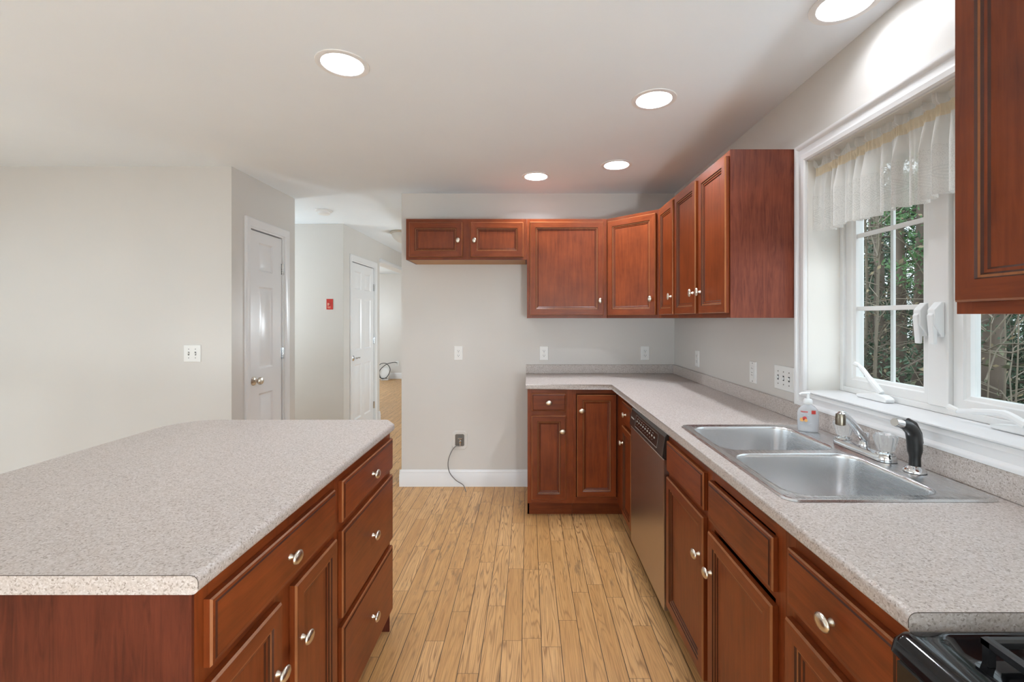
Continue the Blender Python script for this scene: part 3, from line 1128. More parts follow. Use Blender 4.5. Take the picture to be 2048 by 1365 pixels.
face_frame(t, F, w, UP0, UP1, [(0, .03), (.36, .40), (w - .03, w)], [(.03, .36, UP0, UP0 + .04), (.40, w - .03, UP0, UP0 + .04), (.03, .36, UP1 - .04, UP1), (.40, w - .03, UP1 - .04, UP1)])
panel_door(t, F, .018, .358, UP0 + .022, UP1 - .025, (.330, 1.535), True, .052)
panel_door(t, F, .404, w - .008, UP0 + .022, UP1 - .025, (.432, 1.535), True, .052)
ep = MB(F).box(w - .0035, w + .003, UP0 - .001, UP1 + .001, -.303, 0.0)
obj('end_panel', ep, M['wood_fig'], t, smooth=0)
# near upper on the right
w = .42
t = thing('wall_cabinet', 'cherry wall cabinet at the right edge of the photo, past the window', 'cabinet', (1.06, .74, UP0 + .005), UPN)
F = FR(.958)
carcass(t, F, w, UP0 + .005, UP1, .303)
face_frame(t, F, w, UP0 + .005, UP1, [(0, .04), (w - .04, w)], [(.04, w - .04, UP0 + .005, UP0 + .045), (.04, w - .04, UP1 - .04, UP1)])
panel_door(t, F, .013, w - .015, UP0 + .030, UP1 - .025, (w - .045, 1.55), True, .056)

# ------------------------------------------------------------------ base cabinets
DV0, DV1 = .733, .864      # drawer band
OV0, OV1 = .137, .706      # door band
BT = .904                  # cabinet top
FXB = .622                 # right run frame plane
YBB = 3.14                 # back run frame plane
# back left: one drawer over one door
w = .318
t = thing('base_cabinet', 'narrow cherry base cabinet with drawer over door, left end of the corner counter', 'cabinet', (.152, 3.45, 0), BSN)
F = ((-.007, YBB, 0), (1, 0, 0), (0, 0, 1), (0, -1, 0))
carcass(t, F, w, .107, BT, .59)
face_frame(t, F, w, .107, BT, [(0, .035), (w - .07, w)], [(.035, w - .07, .107, .15), (.035, w - .07, .70, .76), (.035, w - .07, BT - .045, BT)])
slab_drawer(t, F, .028, .2685, .752, .875)
panel_door(t, F, .028, .2685, OV0, .722, (.243, .615), False, .052)
toe_kick(t, F, 0, w - .0005)
sp = MB(F).box(-.0005, .012, 0, .107, -.59, -.075)
obj('side_panel', sp, M['wood_v'], t, smooth=0)
# corner cabinet with the tall bi-fold door
t = thing('base_cabinet', 'corner cherry base cabinet with one tall door and no drawer', 'cabinet', (.75, 3.45, 0), BSN)
F = ((.3115, YBB, 0), (1, 0, 0), (0, 0, 1), (0, -1, 0))
body = MB()
body.prism([(.3115, YBB + .02), (FXB + .02, YBB + .02), (FXB + .02, 2.935), (XR - .004, 2.935), (XR - .004, YB - .004), (.3115, YB - .004)], 2, .107, BT)
obj('carcass', body, M['wood_v'], t, smooth=0)
w2 = FXB - .3115
m = MB(F)
m.box(0, .02, .107, BT, -.019, 0).box(w2 - .004, w2 + .019, .107, BT, -.019, 0)
m.box(.02, w2 - .004, .107, .15, -.019, -.0002, 1).box(.02, w2 - .004, BT - .03, BT, -.019, -.0002, 1)
m.fr = ((FXB, YBB, 0), (0, -1, 0), (0, 0, 1), (-1, 0, 0))
m.box(0, .205, .107, BT, -.019, -.0004)
obj('face_frame', m, WOODS, t, smooth=0)
panel_door(t, F, .026, w2 - .012, .157, .866, (.058, .757), False, .05)
toe_kick(t, F, .0005, w2 + .07)
toe_kick(t, ((FXB, YBB + .07, 0), (0, -1, 0), (0, 0, 1), (-1, 0, 0)), 0, .275)
# narrow right cabinet between corner and dishwasher
FRB = lambda y0: ((FXB, y0, 0), (0, -1, 0), (0, 0, 1), (-1, 0, 0))
w = 2.934 - 2.645
t = thing('base_cabinet', 'narrow cherry base cabinet with drawer over door, tucked behind the dishwasher', 'cabinet', (.9, 2.79, 0), BSN)
F = FRB(2.934)
carcass(t, F, w, .107, BT, .59)
face_frame(t, F, w, .107, BT, [(0, .035), (w - .02, w)], [(.035, w - .02, .107, .15), (.035, w - .02, .70, .74), (.035, w - .02, BT - .045, BT)])
slab_drawer(t, F, .022, w - .012, DV0, DV1)
panel_door(t, F, .022, w - .012, OV0, OV1, (.055, .60), False, .048)
toe_kick(t, F, 0, w)
# sink base
w = 1.99 - 1.087
t = thing('base_cabinet', 'wide cherry base cabinet with two doors under the sink', 'cabinet', (.9, 1.54, 0), BSN)
F = FRB(1.99)
carcass(t, F, w, .107, BT, .59, False)
face_frame(t, F, w, .107, BT, [(0, .03), (.418, .485), (w - .045, w)], [(a, b, c, d) for a, b in ((.03, .418), (.485, w - .045)) for c, d in ((.107, .15), (.69, .75), (BT - .05, BT))])
slab_drawer(t, F, .017, .429, DV0 - .004, DV1 - .004, False, 'false_drawer')
slab_drawer(t, F, .473, .871, DV0 - .018, DV1 - .014, False, 'false_drawer')
panel_door(t, F, .017, .429, OV0, OV1 - .002, (.402, .565), False, .052)
panel_door(t, F, .473, .871, OV0, OV1 - .026, (.505, .556), False, .052)
toe_kick(t, F, 0, w)
# drawer base by the stove
w = 1.086 - .715
t = thing('base_cabinet', 'cherry base cabinet with drawer over door, between sink cabinet and black range', 'cabinet', (.9, .9, 0), BSN)
F = FRB(1.086)
carcass(t, F, w, .107, BT, .59)
face_frame(t, F, w, .107, BT, [(0, .04), (w - .03, w)], [(.04, w - .03, .107, .15), (.04, w - .03, .69, .75), (.04, w - .03, BT - .05, BT)])
slab_drawer(t, F, .032, w - .016, DV0 - .008, DV1 - .004)
panel_door(t, F, .026, w - .016, OV0, OV1 - .012, (w - .05, .56), False, .052)
toe_kick(t, F, 0, w)

# island cabinets, facing +x
FXI = -.619
FI = lambda y0: ((FXI, y0, 0), (0, 1, 0), (0, 0, 1), (1, 0, 0))
w = 1.43 - .834
t = thing('island_cabinet', 'cherry island cabinet with one wide drawer over two doors', 'cabinet', (-.92, 1.13, 0), 'cabinets of the kitchen island')
F = FI(.834)
carcass(t, F, w, .10, BT, .60)
face_frame(t, F, w, .10, BT, [(0, .035), (.26, .33), (w - .02, w)], [(.035, .26, .10, .15), (.33, w - .02, .10, .15), (.035, .26, .69, .75), (.33, w - .02, .69, .75), (.035, .26, BT - .05, BT), (.33, w - .02, BT - .05, BT)])
slab_drawer(t, F, .0215, .572, .731, .861)
panel_door(t, F, .0215, .2635, .11, .704, (.238, .548), False, .05)
panel_door(t, F, .329, .579, .11, .704, (.357, .553), False, .05)
toe_kick(t, F, 0, w, .10)
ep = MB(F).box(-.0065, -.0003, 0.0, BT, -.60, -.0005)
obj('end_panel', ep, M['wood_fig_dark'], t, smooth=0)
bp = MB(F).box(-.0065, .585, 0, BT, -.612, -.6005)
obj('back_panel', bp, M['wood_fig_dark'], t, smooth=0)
w = 2.003 - 1.431
t = thing('island_cabinet', 'cherry island cabinet with a stack of three drawers', 'cabinet', (-.92, 1.72, 0), 'cabinets of the kitchen island')
F = FI(1.431)
carcass(t, F, w, .10, BT, .60)
face_frame(t, F, w, .10, BT, [(0, .03), (w - .012, w)], [(.03, w - .012, c, d) for c, d in ((.10, .13), (.385, .43), (.70, .74), (BT - .045, BT))])
slab_drawer(t, F, .030, w - .006, .732, .866)
slab_drawer(t, F, .030, w - .006, .421, .705)
slab_drawer(t, F, .030, w - .006, .108, .391)
toe_kick(t, F, 0, w, .10)
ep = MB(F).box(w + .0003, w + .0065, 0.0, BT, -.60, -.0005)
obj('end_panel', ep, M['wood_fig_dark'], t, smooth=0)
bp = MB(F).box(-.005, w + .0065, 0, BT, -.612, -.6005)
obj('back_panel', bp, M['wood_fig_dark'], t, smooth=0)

# ------------------------------------------------------------------ worktops
def slab_mesh(name, outline, z0, z1, rolled, mat, parent=None, r=.013):
    """flat slab; the listed outline edges get rounded noses"""
    bm = bmesh.new()
    lo = [bm.verts.new((x, y, z0)) for x, y in outline]
    hi = [bm.verts.new((x, y, z1)) for x, y in outline]
    n = len(outline)
    bm.faces.new(hi)
    bm.faces.new(lo[::-1])
    for k in range(n):
        bm.faces.new((lo[k], lo[(k + 1) % n], hi[(k + 1) % n], hi[k]))
    bm.edges.ensure_lookup_table()
    geom = []
    for k in rolled:
        for ring_ in (lo, hi):
            geom.append(bm.edges.get((ring_[k], ring_[(k + 1) % n])))
    bmesh.ops.bevel(bm, geom=geom, offset=r, segments=5, profile=.5, affect='EDGES')
    bmesh.ops.recalc_face_normals(bm, faces=bm.faces)
    A = np.array([v.co for v in bm.verts])
    c = Vector(((A[:, 0].min() + A[:, 0].max()) / 2, (A[:, 1].min() + A[:, 1].max()) / 2, z0))
    for v in bm.verts:
        v.co -= c
    me = bpy.data.meshes.new(name)
    bm.to_mesh(me); bm.free()
    me.materials.append(mat)
    me.polygons.foreach_set('use_smooth', [True] * len(me.polygons))
    me.set_sharp_from_angle(angle=math.radians(30))
    return link_mesh(name, me, parent, c)


SX0, SX1, SY0, SY1 = .640, 1.183, 1.113, 1.914     # sink outline
t = thing('worktop', 'long L-shaped speckled laminate worktop with backsplash, under the window', 'worktop', (.9, 2.2, BT + .001))
ol = [(-.02, YB - .001), (-.02, 3.115), (.588, 3.115), (.588, .697), (XR - .001, .697), (XR - .001, YB - .001)]
top = slab_mesh('top', ol, BT + .0012, CT, [1, 2], M['laminate'], t)
c0 = wloc(top)
cut = MB().loops([[(p[0] , p[1] , z) for p in rrect(SX0 + .012, SX1 - .012, SY0 + .012, SY1 - .012, .03, z)] for z in (.85, 1.0)])
boolean_cut(top, [cut])
mb = MB().rbox(-.02, XR - .0205, YB - .0205, YB - .001, CT + .0005, 1.014, .002)
mb.rbox(XR - .0205, XR - .001, .697, YB - .001, CT + .0005, 1.014, .002)
obj('backsplash', mb, M['laminate'], t, smooth=0)
mb = MB()
d = .0009
mb.add([(.588 - d, 3.115, CT + .0003), (.588 + d, 3.115, CT + .0003), (XR - .02 + d, YB - .022, CT + .0003), (XR - .02 - d, YB - .022, CT + .0003)], [(0, 1, 2, 3)])
obj('mitre_seam', mb, M['seam'], t, smooth=0)
ol = [(-1.545, .7975), (-.585, .7975), (-.585, 1.965), (-.625, 2.027)]
rc = .16
ol += [(-1.545 + rc - rc * math.sin(PI / 2 * k / 8), 2.027 - rc + rc * math.cos(PI / 2 * k / 8)) for k in range(9)]
t = thing('island_worktop', 'speckled laminate island worktop with one rounded back corner', 'worktop', (-1.07, 1.41, BT + .001))
slab_mesh('top', ol, BT + .0012, CT, [1, 2], M['laminate'], t, .013)
mb = MB()
arc = [(-1.545, CT - .0004), (-.600, CT - .0004)] + [(-.598 + .0126 * math.sin(PI / 2 * k / 6), CT - .0132 + .0126 * math.cos(PI / 2 * k / 6)) for k in range(1, 7)] + [(-.5854, CT - .024)]
mb.tube([(x, .7973, z) for x, z in arc], .0007, 4)
obj('end_seam', mb, M['seam'], t, smooth=0)
mb = MB()
arc = [(XR - .03, CT - .0004), (.603, CT - .0004)] + [(.601 - .0126 * math.sin(PI / 2 * k / 6), CT - .0132 + .0126 * math.cos(PI / 2 * k / 6)) for k in range(1, 7)] + [(.5884, CT - .024)]
mb.tube([(x, .6968, z) for x, z in arc], .0007, 4)
obj('end_seam', mb, M['seam'], bpy.data.objects['worktop'], smooth=0)

# ------------------------------------------------------------------ sink
t = thing('double_sink', 'stainless double-bowl drop-in sink under the window', 'sink', ((SX0 + SX1) / 2, (SY0 + SY1) / 2, CT))
B1 = (.672, 1.072, 1.545, 1.880)     # far bowl x0 x1 y0 y1
B2 = (.672, 1.072, 1.148, 1.503)     # near bowl
bm = bmesh.new()
def loopverts(pts):
    vs_ = [bm.verts.new(p) for p in pts]
    return vs_, [bm.edges.new((vs_[k], vs_[(k + 1) % len(vs_)])) for k in range(len(vs_))]
def strip(a, b):
    n = len(a)
    for k in range(n):
        bm.faces.new((a[k], a[(k + 1) % n], b[(k + 1) % n], b[k]))
zt = CT + .0045
o3, e3 = loopverts(rrect(SX0 + .012, SX1 - .012, SY0 + .012, SY1 - .012, .028, zt))
edges = list(e3)
hole_v = []
for B in (B1, B2):
    vv, ee = loopverts(rrect(*B, .062, zt, 8))
    edges += ee
bmesh.ops.triangle_fill(bm, use_beauty=True, edges=edges)
prev = o3
for ins, z in ((.009, zt + .0015), (.004, zt + .001), (.0, CT + .0008)):
    cur, _ = loopverts(rrect(SX0 + ins, SX1 - ins, SY0 + ins, SY1 - ins, .034, z))
    strip(prev, cur)
    prev = cur
bmesh.ops.recalc_face_normals(bm, faces=bm.faces)
me = bpy.data.meshes.new('rim')
c = wloc(t)
for v in bm.verts:
    v.co -= c
bm.to_mesh(me); bm.free()
me.materials.append(M['sink_steel'])
me.polygons.foreach_set('use_smooth', [True] * len(me.polygons))
me.set_sharp_from_angle(angle=math.radians(35))
link_mesh('rim', me, t, c.copy())
for B in (B1, B2):
    b = MB()
    x0, x1, y0, y1 = B
    L = []
    for ins, z, rr in ((-.004, zt + .0003, .066), (0, zt, .062), (.003, zt - .004, .060), (.004, zt - .012, .06), (.010, zt - .12, .055), (.014, zt - .145, .05), (.024, zt - .162, .045), (.040, zt - .170, .04), (.10, zt - .174, .03), (.13, zt - .176, .02)):
        L.append(rrect(x0 + ins, x1 - ins, y0 + ins, y1 - ins, rr, z, 8))
    b.loops(L, cap0=False, cap1=True)
    bo = obj('bowl', b, M['sink_steel'], t, smooth=50)
    dr = MB().lathe([(.056, .0), (.054, .003), (.042, .002), (.038, -.004), (.0, -.004)], ((x0 + x1) / 2 + .02, (y0 + y1) / 2, zt - .1755), seg=24)
    obj('drain', dr, M['chrome'], bo)

# ------------------------------------------------------------------ faucet, sprayer, soap
fz = zt + .0015
t = thing('faucet', 'chrome kitchen faucet with two clear acrylic knobs, on the sink deck', 'faucet', (1.13, 1.51, fz))
b = MB()
L = [rrect(1.103 + i, 1.159 - i, 1.396 + i, 1.648 - i, .026 - i, z, 6) for i, z in ((0, fz), (.0, fz + .012), (.003, fz + .019), (.012, fz + .022))]
b.loops(L)
obj('base_plate', b, M['chrome'], t, smooth=40)
for yk in (1.425, 1.615):
    b = MB().lathe([(.026, fz + .02), (.025, fz + .024), (.017, fz + .027), (.015, fz + .032)], (1.131, yk, 0), seg=24)
    h = obj('escutcheon', b, M['chrome'], t)
    b = MB()
    L = []
    for r_, z in ((.017, .030), (.022, .033), (.027, .052), (.0315, .070), (.0315, .078), (.026, .084), (.012, .087)):
        pts = []
        for q in range(48):
            a_ = 2 * PI * q / 48
            rr = r_ * (1 + .035 * math.cos(12 * a_))
            pts.append((1.131 + rr * math.cos(a_), yk + rr * math.sin(a_), fz + z))
        L.append(pts)
    b.loops(L)
    obj('knob_handle', b, M['acrylic'], t, smooth=30)
b = MB().lathe([(.017, fz + .021), (.017, fz + .03), (.0145, fz + .034), (.0145, fz + .062), (.012, fz + .066), (0, fz + .067)], (1.131, 1.515, 0), seg=24)
obj('hub', b, M['chrome'], t)
th = math.radians(-32)
dx, dy = -math.cos(th), math.sin(th)
sp0 = Vector((1.131, 1.515, fz + .042))
p = [sp0, sp0 + Vector((dx * .05, dy * .05, .036)), sp0 + Vector((dx * .10, dy * .10, .072)), sp0 + Vector((dx * .145, dy * .145, .100)), sp0 + Vector((dx * .162, dy * .162, .103)), sp0 + Vector((dx * .172, dy * .172, .098))]
b = MB().tube(smooth_path(p, 5), [.0135 - .003 * k / 25 for k in range(26)], 14)
so = obj('spout', b, M['chrome'], t)
b = MB()
tip = sp0 + Vector((dx * .168, dy * .168, .098))
b.lathe([(.0125, .008), (.0145, -.004), (.0145, -.026), (.012, -.028), (.0115, -.024), (0, -.024)], tip, seg=20)
obj('aerator', b, M['bronze'], so)
t = thing('sink_sprayer', 'black handheld side sprayer with a chrome tip, at the near end of the faucet', 'sprayer', (1.135, 1.322, fz))
b = MB().lathe([(.028, 0), (.0275, .005), (.022, .013), (.017, .016), (.016, .018)], (1.135, 1.322, fz), seg=24)
obj('holder', b, M['chrome'], t)
b = MB()
pth = smooth_path([(1.135, 1.322, fz + .016), (1.135, 1.322, fz + .05), (1.134, 1.322, fz + .085), (1.128, 1.321, fz + .115), (1.108, 1.316, fz + .135), (1.088, 1.312, fz + .142)], 4)
rs = [.0145, .0145, .0142, .014, .0155, .018, .0185, .0185, .019, .019, .019, .019, .0185, .018, .018, .0175, .017, .016, .015, .0145, .0135]
b.tube(pth, rs, 14)
obj('body', b, M['black_satin'], t)
b = MB().tube([(1.140, 1.322, fz + .082), (1.150, 1.322, fz + .085), (1.147, 1.323, fz + .112), (1.130, 1.320, fz + .141), (1.110, 1.3165, fz + .153)], [.007, .0085, .0085, .0085, .006], 8)
obj('trigger', b, M['black_satin'], t)
b = MB().tube([(1.090, 1.3125, fz + .1415), (1.070, 1.308, fz + .147), (1.062, 1.306, fz + .149)], [.0128, .0128, .0115], 16)
obj('nozzle', b, M['chrome'], t)

t = thing('soap_dispenser', 'clear pump bottle of hand soap at the back corner of the sink', 'bottle', (1.118, 1.80, zt))
ang = math.radians(-32)     # wide side faces the room
AXB = ((math.cos(ang), math.sin(ang), 0), (-math.sin(ang), math.cos(ang), 0), (0, 0, 1))
def bottle_loop(z, hw, hd, e=2.6):
    o = []
    U, V = Vector(AXB[0]), Vector(AXB[1])
    for q in range(36):
        a_ = 2 * PI * q / 36
        ca, sa = math.cos(a_), math.sin(a_)
        x = hw * math.copysign(abs(ca) ** (2 / e), ca)
        y = hd * math.copysign(abs(sa) ** (2 / e), sa)
        o.append(tuple(Vector((1.118, 1.80, zt + z)) + U * x + V * y))
    return o
b = MB().loops([bottle_loop(*q) for q in ((.0, .032, .018), (.004, .036, .021), (.03, .037, .022), (.072, .0375, .022), (.088, .034, .021), (.100, .024, .018), (.108, .014, .014, 2), (.116, .013, .013, 2))])
obj('bottle', b, M['bottle'], t, smooth=50)
b = MB().loops([bottle_loop(*q) for q in ((.0045, .034, .0195), (.03, .0352, .0202), (.066, .0357, .0202))])
obj('liquid', b, M['bottle'], t, smooth=50)
b = MB().lathe([(.015, .110), (.0165, .112), (.0165, .124), (.013, .130), (.006, .131), (.005, .15), (.0, .15)], (1.118, 1.80, zt), seg=20)
pm = obj('pump', b, M['white_plastic'], t)
b = MB(((1.118, 1.80, zt), AXB[0], AXB[1], (0, 0, 1)))
b.rbox(-.008, .008, -.008, .008, .149, .158, .002)
b.tube([(-.004, -.004, .154), (-.022, -.014, .153), (-.03, -.018, .149)], [.005, .004, .0035], 8)
obj('nozzle', b, M['white_plastic'], pm)
b = MB().tube([(1.118, 1.80, zt + .008), (1.118, 1.80, zt + .111)], .003, 8)
obj('dip_tube', b, M['white_plastic'], pm)
# printed label: small marks lying on the front of the bottle
FL = ((1.118, 1.80, zt), AXB[0], (0, 0, 1), tuple(-Vector(AXB[1])))
def front(u):      # depth of the bottle's face at u
    return .0222 * (1 - min(1, abs(u) / .0375) ** 2.6) ** (1 / 2.6) + .0004
def patch(mb, u0, u1, v0, v1, mi, n=4):
    for k in range(n):
        a_, c_ = u0 + (u1 - u0) * k / n, u0 + (u1 - u0) * (k + 1) / n
        mb.add([(a_, v0, front(a_)), (c_, v0, front(c_)), (c_, v1, front(c_)), (a_, v1, front(a_))], [(0, 1, 2, 3)], mi)
lb = MB(FL)
for k in range(7):
    patch(lb, -.024 + k * .0035, -.0216 + k * .0035, .078, .0835, 0, 1)
patch(lb, -.022, .0, .072, .074, 2)
patch(lb, -.014, .004, .067, .0685, 2)
patch(lb, .012, .026, .074, .088, 0)
for cx_, cz_, rr, mi in ((-.020, .049, .008, 1), (-.011, .055, .0075, 0), (-.007, .047, .006, 1), (-.013, .050, .004, 3)):
    ce = [(cx_ + rr * math.cos(2 * PI * q / 14), cz_ + rr * math.sin(2 * PI * q / 14), front(cx_) + .0002 + mi * .0001) for q in range(14)]
    lb.add(ce, [tuple(range(14))], mi)
patch(lb, -.026, .012, .036, .0375, 2)
patch(lb, -.024, .006, .032, .033, 2)
obj('label', lb, [plain('label_red', (.65, .06, .05), .5), plain('label_peach', (.85, .45, .14), .5), plain('label_grey', (.42, .42, .46), .5), plain('label_dark_red', (.25, .02, .03), .5)], t, smooth=0)

# ------------------------------------------------------------------ dishwasher
t = thing('dishwasher', 'stainless dishwasher with a dark control panel, under the counter', 'dishwasher', (.9, 2.315, 0))
F = FRB(2.640)
w = 2.640 - 1.994
b = MB(F).box(.004, w - .004, .1, BT - .003, -.57, -.02)
obj('tub', b, M['black_satin'], t, smooth=0)
b = MB(F).rbox(.003, w - .003, .098, .768, -.019, .022, .003)
obj('door_panel', b, M['dw_steel'], t, smooth=0)
b = MB(F)
b.prism([(.772, -.019), (.772, .024), (.782, .030), (.868, .018), (.884, .006), (.884, -.019)], 0, .003, w - .003)
cp = obj('control_panel', b, M['dw_panel'], t, smooth=0, bevel=.002)
nn = lambda v: .030 - (v - .782) * .012 / .086
b = MB(F)
u0, u1, v0, v1 = .13, w - .09, .795, .858
b.add([(u0, v0, nn(v0) + .0006), (u1, v0, nn(v0) + .0006), (u1, v1, nn(v1) + .0006), (u0, v1, nn(v1) + .0006)], [(0, 1, 2, 3)], 0)
for a0, a1, b0, b1 in ((u0, u1, v0, v0 + .002), (u1 - .002, u1, v0, v1), (u0, u0 + .002, v0, v1), (u0, u1, v1 - .001, v1)):
    b.add([(a0, b0, nn(b0) + .001), (a1, b0, nn(b0) + .001), (a1, b1, nn(b1) + .001), (a0, b1, nn(b1) + .001)], [(0, 1, 2, 3)], 1)
obj('display', b, [M['dw_display'], M['silver_mark']], cp, smooth=0)
for k in range(9):
    u = .16 + k * .042
    b = MB(F).rbox(u, u + .012, .826, .834, nn(.83) + .0003, nn(.83) + .003, .0008)
    obj('button', b, M['silver_mark'], cp, smooth=0)
b = MB(F)
for k in range(8):
    u = .165 + k * .042
    b.box(u, u + .018, .843, .845, nn(.844) + .0004, nn(.844) + .001)
    b.box(u + .004, u + .014, .812, .8135, nn(.813) + .0004, nn(.813) + .001)
for k in range(7):
    b.box(.03 + k * .010, .037 + k * .010, .822, .829, nn(.825) + .0004, nn(.825) + .001)
obj('lettering', b, M['silver_mark'], cp, smooth=0)
b = MB(F).box(.003, w - .003, .002, .092, -.07, -.055)
obj('kick_plate', b, M['black_satin'], t, smooth=0)

# ------------------------------------------------------------------ range
t = thing('gas_range', 'black glossy gas range at the lower right corner', 'stove', (.87, .31, 0))
X0, X1, Y0, Y1 = .548, XR - .01, -.07, .690
b = MB().box(X0 + .045, X1, Y0 + .004, Y1 - .004, .02, .885)
obj('body', b, M['black_satin'], t, smooth=0)
b = MB()
zc = .915
def cl(i, f, z, r, seg=6):
    return rrect(X0 + f, X1 - i, Y0 + i, Y1 - i, r, z, seg)
L = [cl(0.002, .012, zc - .035, .012), cl(0, 0.0, zc - .022, .014), cl(0.001, .004, zc - .006, .014), cl(.004, .014, zc + .003, .014), cl(.010, .026, zc + .006, .016), cl(.014, .062, zc + .006, .02), cl(.019, .066, zc + .004, .024),
     cl(.030, .074, zc - .010, .022), cl(.046, .084, zc - .011, .02), cl(.052, .090, zc - .013, .02)]
b.loops(L)
ck = obj('cooktop', b, M['black_gloss'], t, smooth=50)
for by in (.15, .48):
    for bx in (.72, 1.0):
        b = MB().lathe([(.058, 0), (.05, .003), (.03, .005), (.03, .014), (.036, .016), (.036, .022), (.03, .026), (0, .027)], (bx, by, zc - .0128), seg=28)
        obj('burner', b, M['black_iron'], t)
for ya, yb in ((-.03, .305), (.325, .645)):
    b = MB()
    zg0, zg1 = zc + .012, zc + .026
    xa, xb = X0 + .10, X1 - .055
    b.rbox(xa, xb, ya, ya + .012, zg0, zg1, .003).rbox(xa, xb, yb - .012, yb, zg0, zg1, .003)
    b.rbox(xa, xa + .012, ya, yb, zg0, zg1 + .0005, .003).rbox(xb - .012, xb, ya, yb, zg0, zg1 + .0005, .003)
    ym_ = (ya + yb) / 2
    for cx_ in (.72, 1.0):
        for s in (-1, 1):
            b.rbox(cx_ - .006, cx_ + .006, min(ym_ + s * .03, ym_ + s * .16), max(ym_ + s * .03, ym_ + s * .16), zg0 + .004, zg1 + .006, .003)
            b.rbox(min(cx_ + s * .03, cx_ + s * .12), max(cx_ + s * .03, cx_ + s * .12), ym_ - .006, ym_ + .006, zg0 + .004, zg1 + .0062, .003)
    for fx in (xa, xb - .012):
        for fy in (ya, yb - .012):
            b.box(fx + .001, fx + .011, fy + .001, fy + .011, zc - .0125, zg0 + .004)
    obj('grate', b, M['black_iron'], t, smooth=0)
b = MB().rbox(X0 + .012, X0 + .044, Y0 + .006, Y1 - .006, .80, .8795, .004)
fp = obj('front_panel', b, M['black_gloss'], t, smooth=0)
for k in range(4):
    kb = MB().lathe([(.02, 0), (.019, .018), (.012, .021)], (X0 + .012, .02 + k * .145, .838), ((0, 1, 0), (0, 0, 1), (-1, 0, 0)), 18)
    obj('control_knob', kb, M['black_satin'], fp)
b = MB().rbox(X0 + .008, X0 + .044, Y0 + .008, Y1 - .008, .235, .792, .005)
od = obj('oven_door', b, M['black_gloss'], t, smooth=0)
b = MB().tube([(X0 - .03, Y0 + .06, .755), (X0 - .03, Y1 - .09, .755)], .009, 10)
b.box(X0 - .03, X0 + .009, Y0 + .07, Y0 + .085, .748, .762).box(X0 - .03, X0 + .009, Y1 - .115, Y1 - .10, .748, .762)
obj('door_handle', b, M['black_satin'], od)
b = MB().rbox(X0 + .012, X0 + .044, Y0 + .008, Y1 - .008, .05, .226, .005)
obj('storage_drawer', b, M['black_gloss'], t, smooth=0)
for fx in (X0 + .08, X1 - .05):
    for fy in (Y0 + .04, Y1 - .04):
        b = MB().lathe([(.016, 0), (.014, .021)], (fx, fy, 0), seg=12)
        obj('foot', b, M['black_satin'], t)

# ------------------------------------------------------------------ plates on the walls
def plate_frame(p, wall):
    if wall == 'back':
        return ((p[0], YB, p[1]), (1, 0, 0), (0, 0, 1), (0, -1, 0))
    if wall == 'right':
        return ((XR, p[0], p[1]), (0, -1, 0), (0, 0, 1), (-1, 0, 0))
    if wall == 'left':
        return ((p[0], YLW, p[1]), (1, 0, 0), (0, 0, 1), (0, -1, 0))
    if wall == 'hall':
        return ((p[0], YH, p[1]), (1, 0, 0), (0, 0, 1), (0, -1, 0))
    return ((p[0], 10.46, p[1]), (1, 0, 0), (0, 0, 1), (0, -1, 0))


def wall_plate(name, label, cat, p, wall, style, gangs=1, group=None, mat='plate'):
    F = plate_frame(p, wall)
    o_ = Vector(F[0])
    t = thing(name, label, cat, o_, group)
    w = .0715 + (gangs - 1) * .046
    h = .1165
    b = MB(F)
    b.loops([ring(-w / 2, w / 2, -h / 2, h / 2, 0, .0003), ring(-w / 2, w / 2, -h / 2, h / 2, 0, .003), ring(-w / 2, w / 2, -h / 2, h / 2, .003, .0055)])
    obj('cover_plate', b, M[mat], t, smooth=0)
    for g_ in range(gangs):
        u = (g_ - (gangs - 1) / 2) * .046
        if style == 'outlet':
            for s in (-1, 1):
                b = MB(F)
                v = s * .0195
                L = []
                for n in (.0056, .0075):
                    L.append([(u + .0172 * math.cos(2 * PI * q / 24), v + max(-.0125, min(.0125, .0172 * math.sin(2 * PI * q / 24))), n) for q in range(24)])
                b.loops(L)
                rc_ = obj('receptacle', b, M['plate'], t, smooth=30)
                s_ = MB(F).box(u - .0078, u - .0055, v - .001, v + .0075, .0076, .0079).box(u + .0055, u + .0078, v - .001, v + .0065, .0076, .0079)
                s_.lathe([(.003, .0076), (.003, .0079)], (u, v - .007, 0), AXK, 10)
                obj('slots', s_, M['slot'], rc_, smooth=0)
        elif style == 'toggle':
            b = MB(F).box(u - .005, u + .005, -.012, .012, .0056, .0066)
            obj('toggle_slot', b, M['slot'], t, smooth=0)
            up = 1 if (g_ % 2 == 0) else -1
            b = MB(F)
            b.loops([ring(u - .0042, u + .0042, -.006, .006, 0, .006), [(u - .0035, up * .006 - .004, .016), (u + .0035, up * .006 - .004, .016), (u + .0035, up * .006 + .004, .016), (u - .0035, up * .006 + .004, .016)]])
            obj('toggle', b, M['plate'] if mat == 'plate' else M['pinkish'], t, smooth=0)
        elif style == 'decora':
            b = MB(F).rbox(u - .0165, u + .0165, -.0335, .0335, .0056, .0085, .001)
            dc = obj('insert', b, M['plate'], t, smooth=0)
            s_ = MB(F)
            for v in (-.018, .018):
                s_.box(u - .0078, u - .0055, v - .001, v + .0075, .0086, .0089).box(u + .0055, u + .0078, v - .001, v + .0065, .0086, .0089)
            s_.box(u - .008, u + .008, -.003, -.001, .0086, .0089)
            obj('slots', s_, M['slot'], dc, smooth=0)
        sv = (0,) if style == 'outlet' else (-.030, .030) if style == 'toggle' else (-.0485, .0485)
        for v in sv:
            b = MB(F).lathe([(.0032, .0056), (.0028, .0068), (0, .007)], (u, v, 0), AXK, 10)
            obj('screw', b, M['galv'] if style != 'outlet' else M['nickel'], t)
    return t


